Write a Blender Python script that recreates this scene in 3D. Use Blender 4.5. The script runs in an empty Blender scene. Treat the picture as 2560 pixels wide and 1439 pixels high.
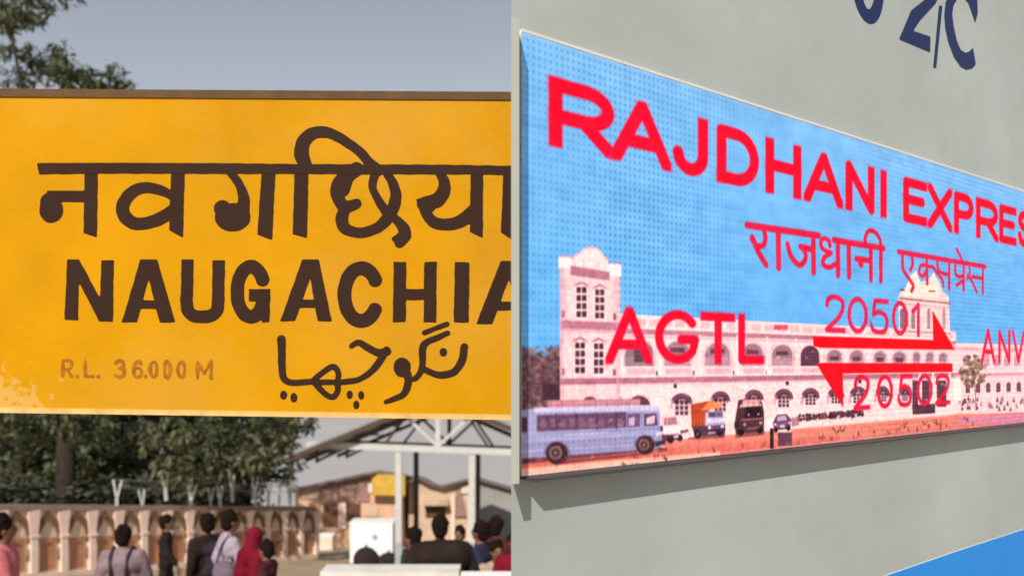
import bpy, bmesh, math, random
import numpy as np
from mathutils import Vector, Matrix

random.seed(7)
rng = np.random.default_rng(11)
scene = bpy.context.scene
col = scene.collection

# ------------------------------------------------------------------ camera, sky, sun, exposure
FPX = 2000.0            # focal length in photo pixels (2560 wide)
HZ = 910.0              # level of the horizon in the photo
CAMZ = 1.9
cam_d = bpy.data.cameras.new('camera')
cam = bpy.data.objects.new('camera', cam_d)
col.objects.link(cam)
cam.location = (0, 0, CAMZ)
cam.rotation_euler = (math.radians(90), 0, 0)
cam_d.sensor_width = 36.0
cam_d.lens = 36.0 * FPX / 2560.0
cam_d.shift_y = (HZ - 719.5) / 2560.0
cam_d.clip_start = 0.05
cam_d.clip_end = 9000
cam_d.dof.use_dof = True
cam_d.dof.focus_distance = 2.4
cam_d.dof.aperture_fstop = 2.3
scene.camera = cam

SUN = Vector((-0.175, -0.761, 0.625)).normalized()
sun_el = math.asin(SUN.z)
sun_az = math.atan2(SUN.x, SUN.y)
world = bpy.data.worlds.new('World')
scene.world = world
world.use_nodes = True
wn = world.node_tree
wn.nodes.clear()
w_out = wn.nodes.new('ShaderNodeOutputWorld')
w_bg = wn.nodes.new('ShaderNodeBackground')
w_sky = wn.nodes.new('ShaderNodeTexSky')
w_sky.sky_type = 'NISHITA'
w_sky.sun_disc = False
w_sky.sun_elevation = sun_el
w_sky.sun_rotation = sun_az
w_sky.air_density = 1.0
w_sky.dust_density = 0.0
w_sky.ozone_density = 1.0
w_hs = wn.nodes.new('ShaderNodeHueSaturation')
w_hs.inputs['Saturation'].default_value = 0.38
w_bg.inputs['Strength'].default_value = 0.112
wn.links.new(w_sky.outputs[0], w_hs.inputs['Color'])
wn.links.new(w_hs.outputs[0], w_bg.inputs['Color'])
wn.links.new(w_bg.outputs[0], w_out.inputs['Surface'])

sun_d = bpy.data.lights.new('sun', 'SUN')
sun_d.energy = 4.7
sun_d.angle = math.radians(0.55)
sun_d.color = (1.0, 0.93, 0.83)
sun = bpy.data.objects.new('sun', sun_d)
col.objects.link(sun)
sun.rotation_euler = SUN.to_track_quat('Z', 'Y').to_euler()
sun.location = (-3, -8, 12)

scene.view_settings.view_transform = 'Standard'
scene.view_settings.look = 'None'
scene.view_settings.exposure = 0.0
scene.view_settings.gamma = 1.0
scene.view_settings.use_curve_mapping = False

# ------------------------------------------------------------------ helpers
def P(px, py, Y):
    return Vector(((px - 1280.0) * Y / FPX, Y, CAMZ - (py - HZ) * Y / FPX))

SLOPE = 0.1825
def gz(Y):
    return -SLOPE * max(0.0, min(Y, 75.0))

def srgb(r, g, b):
    f = lambda c: (c / 12.92 if c <= 0.04045 else ((c + 0.055) / 1.055) ** 2.4)
    return (f(r / 255), f(g / 255), f(b / 255))

def mat(name, color, rough=0.7, var=0.12, scale=6.0, bump=0.0, bump_scale=None, spec=0.3,
        island=0.0, transl=0.0, stain=None, stain_scale=1.5, stain_amt=0.4, metal=0.0):
    m = bpy.data.materials.new(name)
    m.use_nodes = True
    nt = m.node_tree
    b = nt.nodes['Principled BSDF']
    b.inputs['Roughness'].default_value = rough
    b.inputs['Specular IOR Level'].default_value = spec
    b.inputs['Metallic'].default_value = metal
    gp = nt.nodes.new('ShaderNodeNewGeometry')
    nz = nt.nodes.new('ShaderNodeTexNoise')
    nz.inputs['Scale'].default_value = scale
    nz.inputs['Detail'].default_value = 6
    nt.links.new(gp.outputs['Position'], nz.inputs['Vector'])
    mr = nt.nodes.new('ShaderNodeMapRange')
    mr.inputs['From Min'].default_value = 0.25
    mr.inputs['From Max'].default_value = 0.75
    mr.inputs['To Min'].default_value = 1 - var
    mr.inputs['To Max'].default_value = 1 + var
    nt.links.new(nz.outputs['Fac'], mr.inputs['Value'])
    mul = nt.nodes.new('ShaderNodeMix')
    mul.data_type = 'RGBA'
    mul.blend_type = 'MULTIPLY'
    mul.inputs[0].default_value = 1.0
    mul.inputs[6].default_value = (*color, 1)
    nt.links.new(mr.outputs['Result'], mul.inputs[7])
    last = mul.outputs[2]
    if stain is not None:
        n2 = nt.nodes.new('ShaderNodeTexNoise')
        n2.inputs['Scale'].default_value = stain_scale
        n2.inputs['Detail'].default_value = 8
        n2.inputs['Roughness'].default_value = 0.65
        nt.links.new(gp.outputs['Position'], n2.inputs['Vector'])
        m2 = nt.nodes.new('ShaderNodeMapRange')
        m2.inputs['From Min'].default_value = 0.48
        m2.inputs['From Max'].default_value = 0.72
        m2.inputs['To Min'].default_value = 0
        m2.inputs['To Max'].default_value = stain_amt
        nt.links.new(n2.outputs['Fac'], m2.inputs['Value'])
        mx = nt.nodes.new('ShaderNodeMix')
        mx.data_type = 'RGBA'
        mx.inputs[7].default_value = (*stain, 1)
        nt.links.new(m2.outputs['Result'], mx.inputs[0])
        nt.links.new(last, mx.inputs[6])
        last = mx.outputs[2]
    if island > 0:
        ge = nt.nodes.new('ShaderNodeNewGeometry')
        hs = nt.nodes.new('ShaderNodeHueSaturation')
        m3 = nt.nodes.new('ShaderNodeMapRange')
        m3.inputs['To Min'].default_value = 1 - island
        m3.inputs['To Max'].default_value = 1 + island
        nt.links.new(ge.outputs['Random Per Island'], m3.inputs['Value'])
        nt.links.new(m3.outputs['Result'], hs.inputs['Value'])
        nt.links.new(last, hs.inputs['Color'])
        last = hs.outputs['Color']
    nt.links.new(last, b.inputs['Base Color'])
    if bump > 0:
        bp = nt.nodes.new('ShaderNodeBump')
        bp.inputs['Strength'].default_value = bump
        bp.inputs['Distance'].default_value = 0.02
        n3 = nt.nodes.new('ShaderNodeTexNoise')
        n3.inputs['Scale'].default_value = bump_scale or scale * 4
        n3.inputs['Detail'].default_value = 6
        nt.links.new(gp.outputs['Position'], n3.inputs['Vector'])
        nt.links.new(n3.outputs['Fac'], bp.inputs['Height'])
        nt.links.new(bp.outputs['Normal'], b.inputs['Normal'])
    if transl > 0:
        out = nt.nodes['Material Output']
        tr = nt.nodes.new('ShaderNodeBsdfTranslucent')
        ms = nt.nodes.new('ShaderNodeMixShader')
        ms.inputs[0].default_value = transl
        nt.links.new(last, tr.inputs['Color'])
        nt.links.new(b.outputs[0], ms.inputs[1])
        nt.links.new(tr.outputs[0], ms.inputs[2])
        nt.links.new(ms.outputs[0], out.inputs['Surface'])
    return m


class MB:
    def __init__(self):
        self.v = []
        self.f = []

    def box(self, x0, y0, z0, x1, y1, z1):
        return self.prism([(x0, y0), (x1, y0), (x1, y1), (x0, y1)], z0, z1)

    def prism(self, pts, z0, z1):                 # footprint polygon (x, y) lifted from z0 to z1
        n = len(pts)
        k = len(self.v)
        self.v += [(p[0], p[1], z0) for p in pts] + [(p[0], p[1], z1) for p in pts]
        self.f += [tuple(range(k + n - 1, k - 1, -1)), tuple(range(k + n, k + 2 * n))]
        for i in range(n):
            j = (i + 1) % n
            self.f.append((k + i, k + j, k + n + j, k + n + i))
        return self

    def extrude(self, pts, vec):                  # any planar 3-D polygon pushed along vec
        n = len(pts)
        k = len(self.v)
        vec = Vector(vec)
        self.v += [tuple(Vector(p)) for p in pts] + [tuple(Vector(p) + vec) for p in pts]
        self.f += [tuple(range(k + n - 1, k - 1, -1)), tuple(range(k + n, k + 2 * n))]
        for i in range(n):
            j = (i + 1) % n
            self.f.append((k + i, k + j, k + n + j, k + n + i))
        return self

    def bar(self, a, b, w, h, up=(0, 0, 1)):       # rectangular bar from a to b
        a = Vector(a)
        b = Vector(b)
        d = (b - a).normalized()
        s = d.cross(Vector(up))
        if s.length < 1e-4:
            s = d.cross(Vector((1, 0, 0)))
        s.normalize()
        t = s.cross(d)
        q = [a + s * w / 2 + t * h / 2, a - s * w / 2 + t * h / 2, a - s * w / 2 - t * h / 2, a + s * w / 2 - t * h / 2]
        return self.extrude(q, b - a)

    def tube(self, pts, radii, n=8, cap=True):
        pts = [Vector(p) for p in pts]
        if not hasattr(radii, '__len__'):
            radii = [radii] * len(pts)
        k = len(self.v)
        ref = Vector((0.31, 0.87, 0.11)).normalized()
        for i, p in enumerate(pts):
            d = (pts[min(i + 1, len(pts) - 1)] - pts[max(i - 1, 0)]).normalized()
            s = d.cross(ref)
            if s.length < 1e-3:
                s = d.cross(Vector((0, 0, 1)))
            s.normalize()
            t = d.cross(s)
            for j in range(n):
                a = 2 * math.pi * j / n
                self.v.append(tuple(p + (s * math.cos(a) + t * math.sin(a)) * radii[i]))
        for i in range(len(pts) - 1):
            for j in range(n):
                a = k + i * n + j
                b = k + i * n + (j + 1) % n
                self.f.append((a, b, b + n, a + n))
        if cap:
            self.f.append(tuple(range(k + n - 1, k - 1, -1)))
            e = k + (len(pts) - 1) * n
            self.f.append(tuple(range(e, e + n)))
        return self

    def ell(self, c, r, nu=12, nv=8):
        k = len(self.v)
        c = Vector(c)
        for i in range(nv + 1):
            th = math.pi * i / nv
            for j in range(nu):
                a = 2 * math.pi * j / nu
                self.v.append((c.x + r[0] * math.sin(th) * math.cos(a), c.y + r[1] * math.sin(th) * math.sin(a), c.z + r[2] * math.cos(th)))
        for i in range(nv):
            for j in range(nu):
                a = k + i * nu + j
                b = k + i * nu + (j + 1) % nu
                self.f.append((a, a + nu, b + nu, b))
        return self

    def capsule(self, a, ra, b, rb, n=10):
        a = Vector(a)
        b = Vector(b)
        self.ell(a, (ra, ra, ra), n, 6)
        self.ell(b, (rb, rb, rb), n, 6)
        if (b - a).length > 1e-5:
            self.tube([a, b], [ra, rb], n)
        return self

    def mesh(self, name, material, smooth=False, loc=None):
        me = bpy.data.meshes.new(name)
        me.from_pydata(self.v, [], self.f)
        bm = bmesh.new()
        bm.from_mesh(me)
        bmesh.ops.recalc_face_normals(bm, faces=bm.faces)
        bm.to_mesh(me)
        bm.free()
        if smooth:
            me.polygons.foreach_set('use_smooth', [True] * len(me.polygons))
        me.materials.append(material)
        me.update()
        return me

    def obj(self, name, material, parent=None, smooth=False):
        o = bpy.data.objects.new(name, self.mesh(name, material, smooth))
        col.objects.link(o)
        adopt(o, parent)
        return o


def adopt(o, parent):
    if parent is not None:
        o.parent = parent
        o.matrix_parent_inverse = world_of(parent).inverted()


def world_of(o):
    m = Matrix.LocRotScale(o.location, o.rotation_euler, o.scale)
    if o.parent is not None:
        return world_of(o.parent) @ o.matrix_parent_inverse @ m
    return m


def tag(o, label=None, cat=None, group=None, kind=None):
    if label:
        o['label'] = label
    if cat:
        o['category'] = cat
    if group:
        o['group'] = group
    if kind:
        o['kind'] = kind
    return o


def thing(name, loc, label, cat, group=None, rz=0.0):
    o = bpy.data.objects.new(name, None)
    o.empty_display_size = 0.2
    col.objects.link(o)
    o.location = loc
    o.rotation_euler = (0, 0, rz)
    return tag(o, label, cat, group)


def share(src, name, loc, parent, rz=0.0):        # another object on the same mesh (local to its parent)
    o = bpy.data.objects.new(name, src)
    o.location = loc
    o.rotation_euler = (0, 0, rz)
    col.objects.link(o)
    o.parent = parent
    return o


# ---------------------------------------------------------------- 2-D distance fields for lettering
def sm(pts, n=7):                                  # smooth curve through points
    pts = [np.array(p, float) for p in pts]
    out = []
    for i in range(len(pts) - 1):
        p0 = pts[max(i - 1, 0)]
        p1, p2 = pts[i], pts[i + 1]
        p3 = pts[min(i + 2, len(pts) - 1)]
        for k in range(n):
            t = k / n
            out.append(0.5 * ((2 * p1) + (-p0 + p2) * t + (2 * p0 - 5 * p1 + 4 * p2 - p3) * t * t + (-p0 + 3 * p1 - 3 * p2 + p3) * t ** 3))
    out.append(pts[-1])
    return [tuple(p) for p in out]


def arc(cx, cy, rx, ry, a0, a1, n=22):
    return [(cx + rx * math.cos(math.radians(a0 + (a1 - a0) * i / n)), cy + ry * math.sin(math.radians(a0 + (a1 - a0) * i / n))) for i in range(n + 1)]


def S(pts, w):                                     # stroke of width w (one value or one per point)
    return ('s', [tuple(p) for p in pts], w)


def PG(*pts):
    return ('p', [tuple(p) for p in pts], 0)


def EL(cx, cy, rx, ry):
    return PG(*arc(cx, cy, rx, ry, 0, 360, 28)[:-1])


def shape_dist(sh, X, Y):
    kind, pts, w = sh
    if kind == 's':
        if not hasattr(w, '__len__'):
            ws = [w] * len(pts)
        else:
            idx = np.linspace(0, len(w) - 1, len(pts))
            ws = np.interp(idx, range(len(w)), w)
        d = np.full(X.shape, 1e9)
        if len(pts) == 1:
            return np.hypot(X - pts[0][0], Y - pts[0][1]) - ws[0] / 2
        for i in range(len(pts) - 1):
            (ax, ay), (bx, by) = pts[i], pts[i + 1]
            ex, ey = bx - ax, by - ay
            L = ex * ex + ey * ey + 1e-12
            t = np.clip(((X - ax) * ex + (Y - ay) * ey) / L, 0, 1)
            dd = np.hypot(X - ax - t * ex, Y - ay - t * ey) - (ws[i] * (1 - t) + ws[i + 1] * t) / 2
            np.minimum(d, dd, out=d)
        return d
    n = len(pts)
    d = np.full(X.shape, 1e9)
    inside = np.zeros(X.shape, bool)
    for i in range(n):
        (ax, ay), (bx, by) = pts[i], pts[(i + 1) % n]
        ex, ey = bx - ax, by - ay
        L = ex * ex + ey * ey + 1e-12
        t = np.clip(((X - ax) * ex + (Y - ay) * ey) / L, 0, 1)
        np.minimum(d, np.hypot(X - ax - t * ex, Y - ay - t * ey), out=d)
        if ay != by:
            c = ((ay > Y) != (by > Y)) & (X < (bx - ax) * (Y - ay) / (by - ay) + ax)
            inside ^= c
    return np.where(inside, -d, d)


def shapes_bbox(shapes):
    xs, ys, mw = [], [], 0
    for k, pts, w in shapes:
        xs += [p[0] for p in pts]
        ys += [p[1] for p in pts]
        if k == 's':
            mw = max(mw, max(w) if hasattr(w, '__len__') else w)
    return min(xs) - mw, min(ys) - mw, max(xs) + mw, max(ys) + mw


def sdf_mesh(name, shapes, cell, place, material, wobble=0.0):
    """flat outline of the union of the shapes as a mesh; place(x, y) gives the point in the scene"""
    x0, y0, x1, y1 = shapes_bbox(shapes)
    x0 -= 2 * cell
    y0 -= 2 * cell
    gx = np.arange(x0, x1 + 3 * cell, cell)
    gy = np.arange(y0, y1 + 3 * cell, cell)
    X, Y = np.meshgrid(gx, gy)
    D = np.full(X.shape, 1e9)
    for s in shapes:
        np.minimum(D, shape_dist(s, X, Y), out=D)
    if wobble:
        D = D + wobble * (np.sin(X * 0.11 + 1.3 * np.sin(Y * 0.07)) * np.sin(Y * 0.13 + 0.8))
    V, F, key = [], [], {}

    def vert(x, y):
        k = (round(x / cell * 64), round(y / cell * 64))
        if k not in key:
            key[k] = len(V)
            V.append(tuple(place(x, y)))
        return key[k]
    ins = D < 0
    full = ins[:-1, :-1] & ins[:-1, 1:] & ins[1:, 1:] & ins[1:, :-1]
    part = (ins[:-1, :-1] | ins[:-1, 1:] | ins[1:, 1:] | ins[1:, :-1]) & ~full
    for j in range(full.shape[0]):
        row = full[j]
        i = 0
        while i < len(row):
            if row[i]:
                k = i
                while k < len(row) and row[k]:
                    k += 1
                F.append((vert(gx[i], gy[j]), vert(gx[k], gy[j]), vert(gx[k], gy[j + 1]), vert(gx[i], gy[j + 1])))
                i = k
            else:
                i += 1
    for j, i in np.argwhere(part):
        cs = [(gx[i], gy[j], D[j, i]), (gx[i + 1], gy[j], D[j, i + 1]), (gx[i + 1], gy[j + 1], D[j + 1, i + 1]), (gx[i], gy[j + 1], D[j + 1, i])]
        poly = []
        for k in range(4):
            a, b = cs[k], cs[(k + 1) % 4]
            if a[2] < 0:
                poly.append(vert(a[0], a[1]))
            if (a[2] < 0) != (b[2] < 0):
                t = a[2] / (a[2] - b[2])
                poly.append(vert(a[0] + (b[0] - a[0]) * t, a[1] + (b[1] - a[1]) * t))
        q = []
        for p in poly:
            if p not in q:
                q.append(p)
        if len(q) >= 3:
            F.append(tuple(q))
    me = bpy.data.meshes.new(name)
    me.from_pydata(V, [], F)
    me.materials.append(material)
    me.update()
    return me


def new_obj(name, me, parent=None):
    o = bpy.data.objects.new(name, me)
    col.objects.link(o)
    adopt(o, parent)
    return o


# letters as strokes in a unit box (x right, y up)
def fx(L):
    return L
GLYPH = {
    'A': [[(0, 0), (.5, 1.03), (1, 0)], [(.22, .31), (.78, .31)]],
    'R': [[(0, 0), (0, 1)], [(0, 1), (.5, 1)] + arc(.56, .715, .42, .285, 90, -90, 14) + [(0, .43)], [(.5, .43), (.98, 0)]],
    'J': [[(1, 1), (1, .33)] + arc(.5, .33, .5, .33, 0, -175, 14)],
    'D': [[(0, 0), (0, 1), (.45, 1)] + arc(.45, .5, .55, .5, 90, -90, 16) + [(0, 0)]],
    'H': [[(0, 0), (0, 1)], [(1, 0), (1, 1)], [(0, .53), (1, .53)]],
    'N': [[(0, 0), (0, 1), (1, 0), (1, 1)]],
    'I': [[(.5, 0), (.5, 1)]],
    'E': [[(1, 0), (0, 0), (0, 1), (1, 1)], [(0, .53), (.88, .53)]],
    'X': [[(0, 0), (1, 1)], [(0, 1), (1, 0)]],
    'P': [[(0, 0), (0, 1), (.5, 1)] + arc(.55, .735, .45, .265, 90, -90, 12) + [(0, .47)]],
    'S': [sm([(.97, .77), (.8, .96), (.5, 1), (.15, .93), (.03, .74), (.2, .58), (.5, .51), (.85, .42), (.99, .25), (.83, .05), (.5, 0), (.15, .06), (.01, .26)], 5)],
    'G': [arc(.5, .5, .5, .5, 40, 322, 26) + [(.97, .45), (.58, .45)]],
    'T': [[(0, 1), (1, 1)], [(.5, 1), (.5, 0)]],
    'L': [[(0, 1), (0, 0), (1, 0)]],
    'V': [[(0, 1), (.5, 0), (1, 1)]],
    '0': [arc(.5, .5, .5, .5, 0, 360, 28)],
    '1': [[(.1, .74), (.62, 1), (.62, 0)]],
    '2': [sm([(.02, .74), (.12, .93), (.5, 1), (.9, .9), (.95, .68), (.75, .42), (.3, .16), (0, 0)], 5) + [(1, 0)]],
    '5': [[(.92, 1), (.2, 1), (.1, .55)] + sm([(.1, .55), (.45, .65), (.9, .54), (1, .31), (.86, .06), (.45, 0), (.12, .05), (0, .15)], 5)],
    'C': [arc(.5, .5, .5, .5, 48, 312, 26)],
}

# ------------------------------------------------------------------ materials
M = {}
M['soil'] = mat('dusty_ground', (0.42, 0.325, 0.225), 0.95, 0.2, 1.3, 0.35, 9, 0.1, stain=(0.2, 0.15, 0.1), stain_scale=0.5, stain_amt=0.35)
M['plain'] = mat('sky_haze_grey_field', (0.40, 0.385, 0.385), 1.0, 0.06, 0.02, 0, None, 0.0)  # pale grey colour stands in for hazy sky low under the canopy
M['cream'] = mat('cream_plaster', (0.76, 0.58, 0.46), 0.9, 0.14, 3, 0.2, 30, 0.15, stain=(0.33, 0.23, 0.15), stain_scale=1.1, stain_amt=0.4)
M['peach'] = mat('peach_limewash', (0.84, 0.63, 0.53), 0.9, 0.1, 4, 0.15, 30, 0.15, stain=(0.4, 0.28, 0.2), stain_scale=3, stain_amt=0.3)
M['mauve'] = mat('faded_mauve_paint', (0.30, 0.19, 0.155), 0.9, 0.18, 4, 0.2, 24, 0.15)
M['brown'] = mat('brown_paint', (0.20, 0.105, 0.05), 0.85, 0.18, 5, 0.1, 24, 0.2)
M['terracotta'] = mat('terracotta_paint', (0.47, 0.22, 0.12), 0.9, 0.2, 5, 0.15, 24, 0.15, stain=(0.25, 0.13, 0.07), stain_scale=4, stain_amt=0.5)
M['white_post'] = mat('whitewashed_iron', (0.62, 0.62, 0.56), 0.7, 0.12, 8)
M['wire'] = mat('dull_wire', (0.22, 0.22, 0.2), 0.6, 0.1, 8)
M['bark'] = mat('bark', (0.040, 0.032, 0.026), 0.95, 0.35, 5, 0.6, 20, 0.1)
M['leaf'] = mat('leaf_green', (0.116, 0.128, 0.060), 0.55, 0.25, 1.2, 0, None, 0.35, island=0.45, transl=0.25)
M['leaf_olive'] = mat('leaf_olive', (0.10, 0.112, 0.058), 0.6, 0.3, 0.9, 0, None, 0.3, island=0.45, transl=0.2)
M['leaf_dark'] = mat('leaf_dark', (0.055, 0.060, 0.038), 0.65, 0.3, 0.9, 0, None, 0.25, island=0.4, transl=0.15)
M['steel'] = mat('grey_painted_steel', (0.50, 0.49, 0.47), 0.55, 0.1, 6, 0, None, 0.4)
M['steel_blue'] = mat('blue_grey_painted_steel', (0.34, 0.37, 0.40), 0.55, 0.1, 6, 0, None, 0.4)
M['steel_dark'] = mat('brown_and_shaded_steel', (0.07, 0.045, 0.035), 0.6, 0.2, 6, 0, None, 0.3)  # dark brown members; on the rear frame the tone paints in shade
M['roof'] = mat('grey_roof_sheet', (0.26, 0.255, 0.245), 0.6, 0.15, 2, 0, None, 0.3)

# ------------------------------------------------------------------ ground
def build_ground():
    ys = [-40, -20, -8, -2, 0] + [1.5 * i for i in range(1, 51)]
    xs = [-90, -60, -40, -30] + [-26 + 2 * i for i in range(27)] + [30, 40, 60, 90]
    r = np.random.default_rng(3)
    V, F = [], []
    for y in ys:
        for x in xs:
            dz = 0 if (y < 3) else float(r.normal(0, 0.012))
            V.append((x, y, gz(y) + dz))
    n = len(xs)
    for j in range(len(ys) - 1):
        for i in range(n - 1):
            F.append((j * n + i, j * n + i + 1, (j + 1) * n + i + 1, (j + 1) * n + i))
    me = bpy.data.meshes.new('ground')
    me.from_pydata(V, [], F)
    me.materials.append(M['soil'])
    me.polygons.foreach_set('use_smooth', [True] * len(me.polygons))
    tag(new_obj('ground', me), kind='structure')
    zf = gz(75) - 0.02
    me = bpy.data.meshes.new('far_plain')
    X = [-4000, -900, -200, -60, 60, 200, 900, 4000]
    Y = [75, 100, 160, 300, 700, 2000, 6000]
    V = [(x, y, zf) for y in Y for x in X]
    n = len(X)
    F = [(j * n + i, j * n + i + 1, (j + 1) * n + i + 1, (j + 1) * n + i) for j in range(len(Y) - 1) for i in range(n - 1)]
    me.from_pydata(V, [], F)
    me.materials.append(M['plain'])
    tag(new_obj('far_plain', me), kind='structure')
build_ground()

# ------------------------------------------------------------------ station name board (plane y = SY)
SY = 3.0
def sgn(x, y, off=0.0):
    p = P(x, y, SY)
    return (p.x, p.y - off, p.z)

def yellow_paint():
    m = mat('yellow_enamel', (0.535, 0.248, 0.0010), 0.6, 0.11, 3.5, 0.08, 40, 0.06, stain=(0.52, 0.27, 0.035), stain_scale=1.4, stain_amt=0.7)
    nt = m.node_tree
    b = nt.nodes['Principled BSDF']
    src = b.inputs['Base Color'].links[0].from_socket
    tc = nt.nodes.new('ShaderNodeTexCoord')
    # flaking paint, gathered in the lower left corner of the board
    sep = nt.nodes.new('ShaderNodeSeparateXYZ')
    nt.links.new(tc.outputs['Object'], sep.inputs[0])
    def rng_(sock, a, b2, lo, hi):
        r = nt.nodes.new('ShaderNodeMapRange')
        r.inputs['From Min'].default_value = a
        r.inputs['From Max'].default_value = b2
        r.inputs['To Min'].default_value = lo
        r.inputs['To Max'].default_value = hi
        nt.links.new(sock, r.inputs['Value'])
        return r.outputs['Result']
    rx = rng_(sep.outputs['X'], -1.9, -1.55, 1, 0)
    rz = rng_(sep.outputs['Z'], 1.74, 1.98, 1, 0)
    mu = nt.nodes.new('ShaderNodeMath')
    mu.operation = 'MULTIPLY'
    nt.links.new(rx, mu.inputs[0])
    nt.links.new(rz, mu.inputs[1])
    nz = nt.nodes.new('ShaderNodeTexNoise')
    nz.inputs['Scale'].default_value = 27
    nz.inputs['Detail'].default_value = 4
    nt.links.new(tc.outputs['Object'], nz.inputs['Vector'])
    ad = nt.nodes.new('ShaderNodeMath')
    ad.operation = 'MULTIPLY_ADD'
    nt.links.new(mu.outputs[0], ad.inputs[0])
    ad.inputs[1].default_value = 0.5
    nt.links.new(nz.outputs['Fac'], ad.inputs[2])
    st = rng_(ad.outputs[0], 0.78, 0.85, 0, 0.42)
    mx = nt.nodes.new('ShaderNodeMix')
    mx.data_type = 'RGBA'
    mx.inputs[7].default_value = (0.62, 0.42, 0.17, 1)
    nt.links.new(st, mx.inputs[0])
    nt.links.new(src, mx.inputs[6])
    nt.links.new(mx.outputs[2], b.inputs['Base Color'])
    return m
M['yellow'] = yellow_paint()
M['trim_brown'] = mat('dark_board_edge', (0.10, 0.048, 0.012), 0.7, 0.25, 10, 0.1, 40)
M['trim_pale'] = mat('worn_pale_edge', (0.66, 0.42, 0.15), 0.7, 0.25, 14, 0.1, 40, stain=(0.35, 0.2, 0.06), stain_scale=8)
M['letter'] = mat('dark_brown_lettering', (0.036, 0.017, 0.011), 0.6, 0.12, 7, 0, None, 0.06)
M['letter_faint'] = mat('faded_brown_lettering', (0.31, 0.115, 0.004), 0.6, 0.35, 30, 0, None, 0.2)
M['concrete'] = mat('grey_concrete', (0.36, 0.35, 0.33), 0.9, 0.15, 5, 0.3, 30)

board = thing('station_sign', (-0.8, SY + 0.05, gz(SY)), 'large yellow station name board with dark brown Hindi, English and Urdu lettering', 'sign')
def board_poly(x0, x1, t0, t1, b0, b1):
    return [sgn(x0, t0), sgn(x1, t1), sgn(x1, b1), sgn(x0, b0)]
XL, XR = -230, 1540
def edge(y0, y1, x):
    return y0 + (y1 - y0) * x / 1278.0
tT = lambda x: edge(229, 237, x)
tB = lambda x: edge(1025, 1043, x)
MB().extrude([sgn(XL, tT(XL)), sgn(XR, tT(XR)), sgn(XR, tB(XR)), sgn(XL, tB(XL))], (0, 0.05, 0)).obj('panel', M['yellow'], board)
k = 19
MB().extrude([sgn(XL, tT(XL) - 6, .006), sgn(XR, tT(XR) - 6, .006), sgn(XR, tT(XR) + k - 5, .006), sgn(XL, tT(XL) + k - 5, .006)], (0, 0.07, 0)).obj('top_edge', M['trim_brown'], board)
MB().extrude([sgn(XL, tB(XL) - 7, .004), sgn(XR, tB(XR) - 7, .004), sgn(XR, tB(XR) + 6, .004), sgn(XL, tB(XL) + 6, .004)], (0, 0.062, 0)).obj('bottom_edge', M['trim_pale'], board)
for px in (-190, 1510):
    x = (px - 1280) * SY / FPX
    MB().box(x - .06, SY + .056, gz(SY) - 0.3, x + .06, SY + .17, 2.95).obj('post', M['concrete'], board)

c1 = lambda x, y: (80 + x / 4.2325, 280 + y / 4.2325)
c2 = lambda x, y: (500 + x / 4.2325, 300 + y / 4.2325)
c3 = lambda x, y: (780 + x / 5.02, 380 + y / 5.02)
c4 = lambda x, y: (660 + x / 4.571, 780 + y / 4.571)
c8 = lambda x, y: (640 + x / 1.846, 280 + y / 1.846)
def mp(c, pts):
    return [c(*p) for p in pts]

LOFF = [0.0004]
def letter(shapes, material='letter', off=None, cell=3.0, wob=0.6, label=None, name='letter'):
    if off is None:
        LOFF[0] += 0.00002
        off = LOFF[0]
    me = sdf_mesh(name, shapes, cell, lambda x, y: sgn(x, y, off), M[material], wob)
    o = new_obj(name, me, board)
    if label:
        o['label'] = label
    return o

# Hindi line: the headline and the letters hanging from it
letter([PG(c1(52, 540), (300, 407), (560, 408), (737, 410), (960, 411), (1130, 412), (1300, 415), (1300, 438), (1130, 436), (930, 436), (737, 435), (560, 435), (300, 434), c1(78, 660))], off=0.0016, name='headline')
letter([PG(c1(556, 640), c1(700, 640), c1(690, 1330), c1(545, 1278)),
        PG(c1(150, 832), c1(560, 832), c1(560, 955), c1(300, 955)),
        S(sm(mp(c1, [(205, 900), (190, 960), (200, 1040)])), [30, 50, 50]),
        EL(*c1(205, 1035), 30, 33)])
letter([PG(c1(1470, 640), c1(1618, 640), c1(1600, 1330), c1(1450, 1250)),
        S(sm(mp(c1, [(1490, 905), (1400, 845), (1220, 800), (1060, 850), (965, 980), (975, 1090), (1060, 1170), (1180, 1180), (1330, 1140), (1490, 1050)])), [18, 25, 28, 32, 34, 34, 33, 32, 32, 34])])
letter([PG(c2(650, 560), c2(800, 560), c2(765, 1272), c2(605, 1215)),
        S(sm(mp(c2, [(330, 560), (420, 690), (465, 850), (440, 1000)])), [22, 22, 30, 40]),
        EL(*c2(345, 1030), 45, 36), S(mp(c2, [(240, 940)]), 44)])
letter([PG(c2(1000, 560), c2(1150, 560), c2(1135, 1255), c2(980, 1205)),
        S(sm(mp(c2, [(1120, 470), (1075, 370), (1100, 230), (1200, 140), (1310, 130), (1420, 160), (1560, 240), (1700, 345)]) + mp(c3, [(720, 135), (830, 230)])), [30, 38, 36, 31, 29, 27, 25, 24, 26, 30])])
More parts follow.
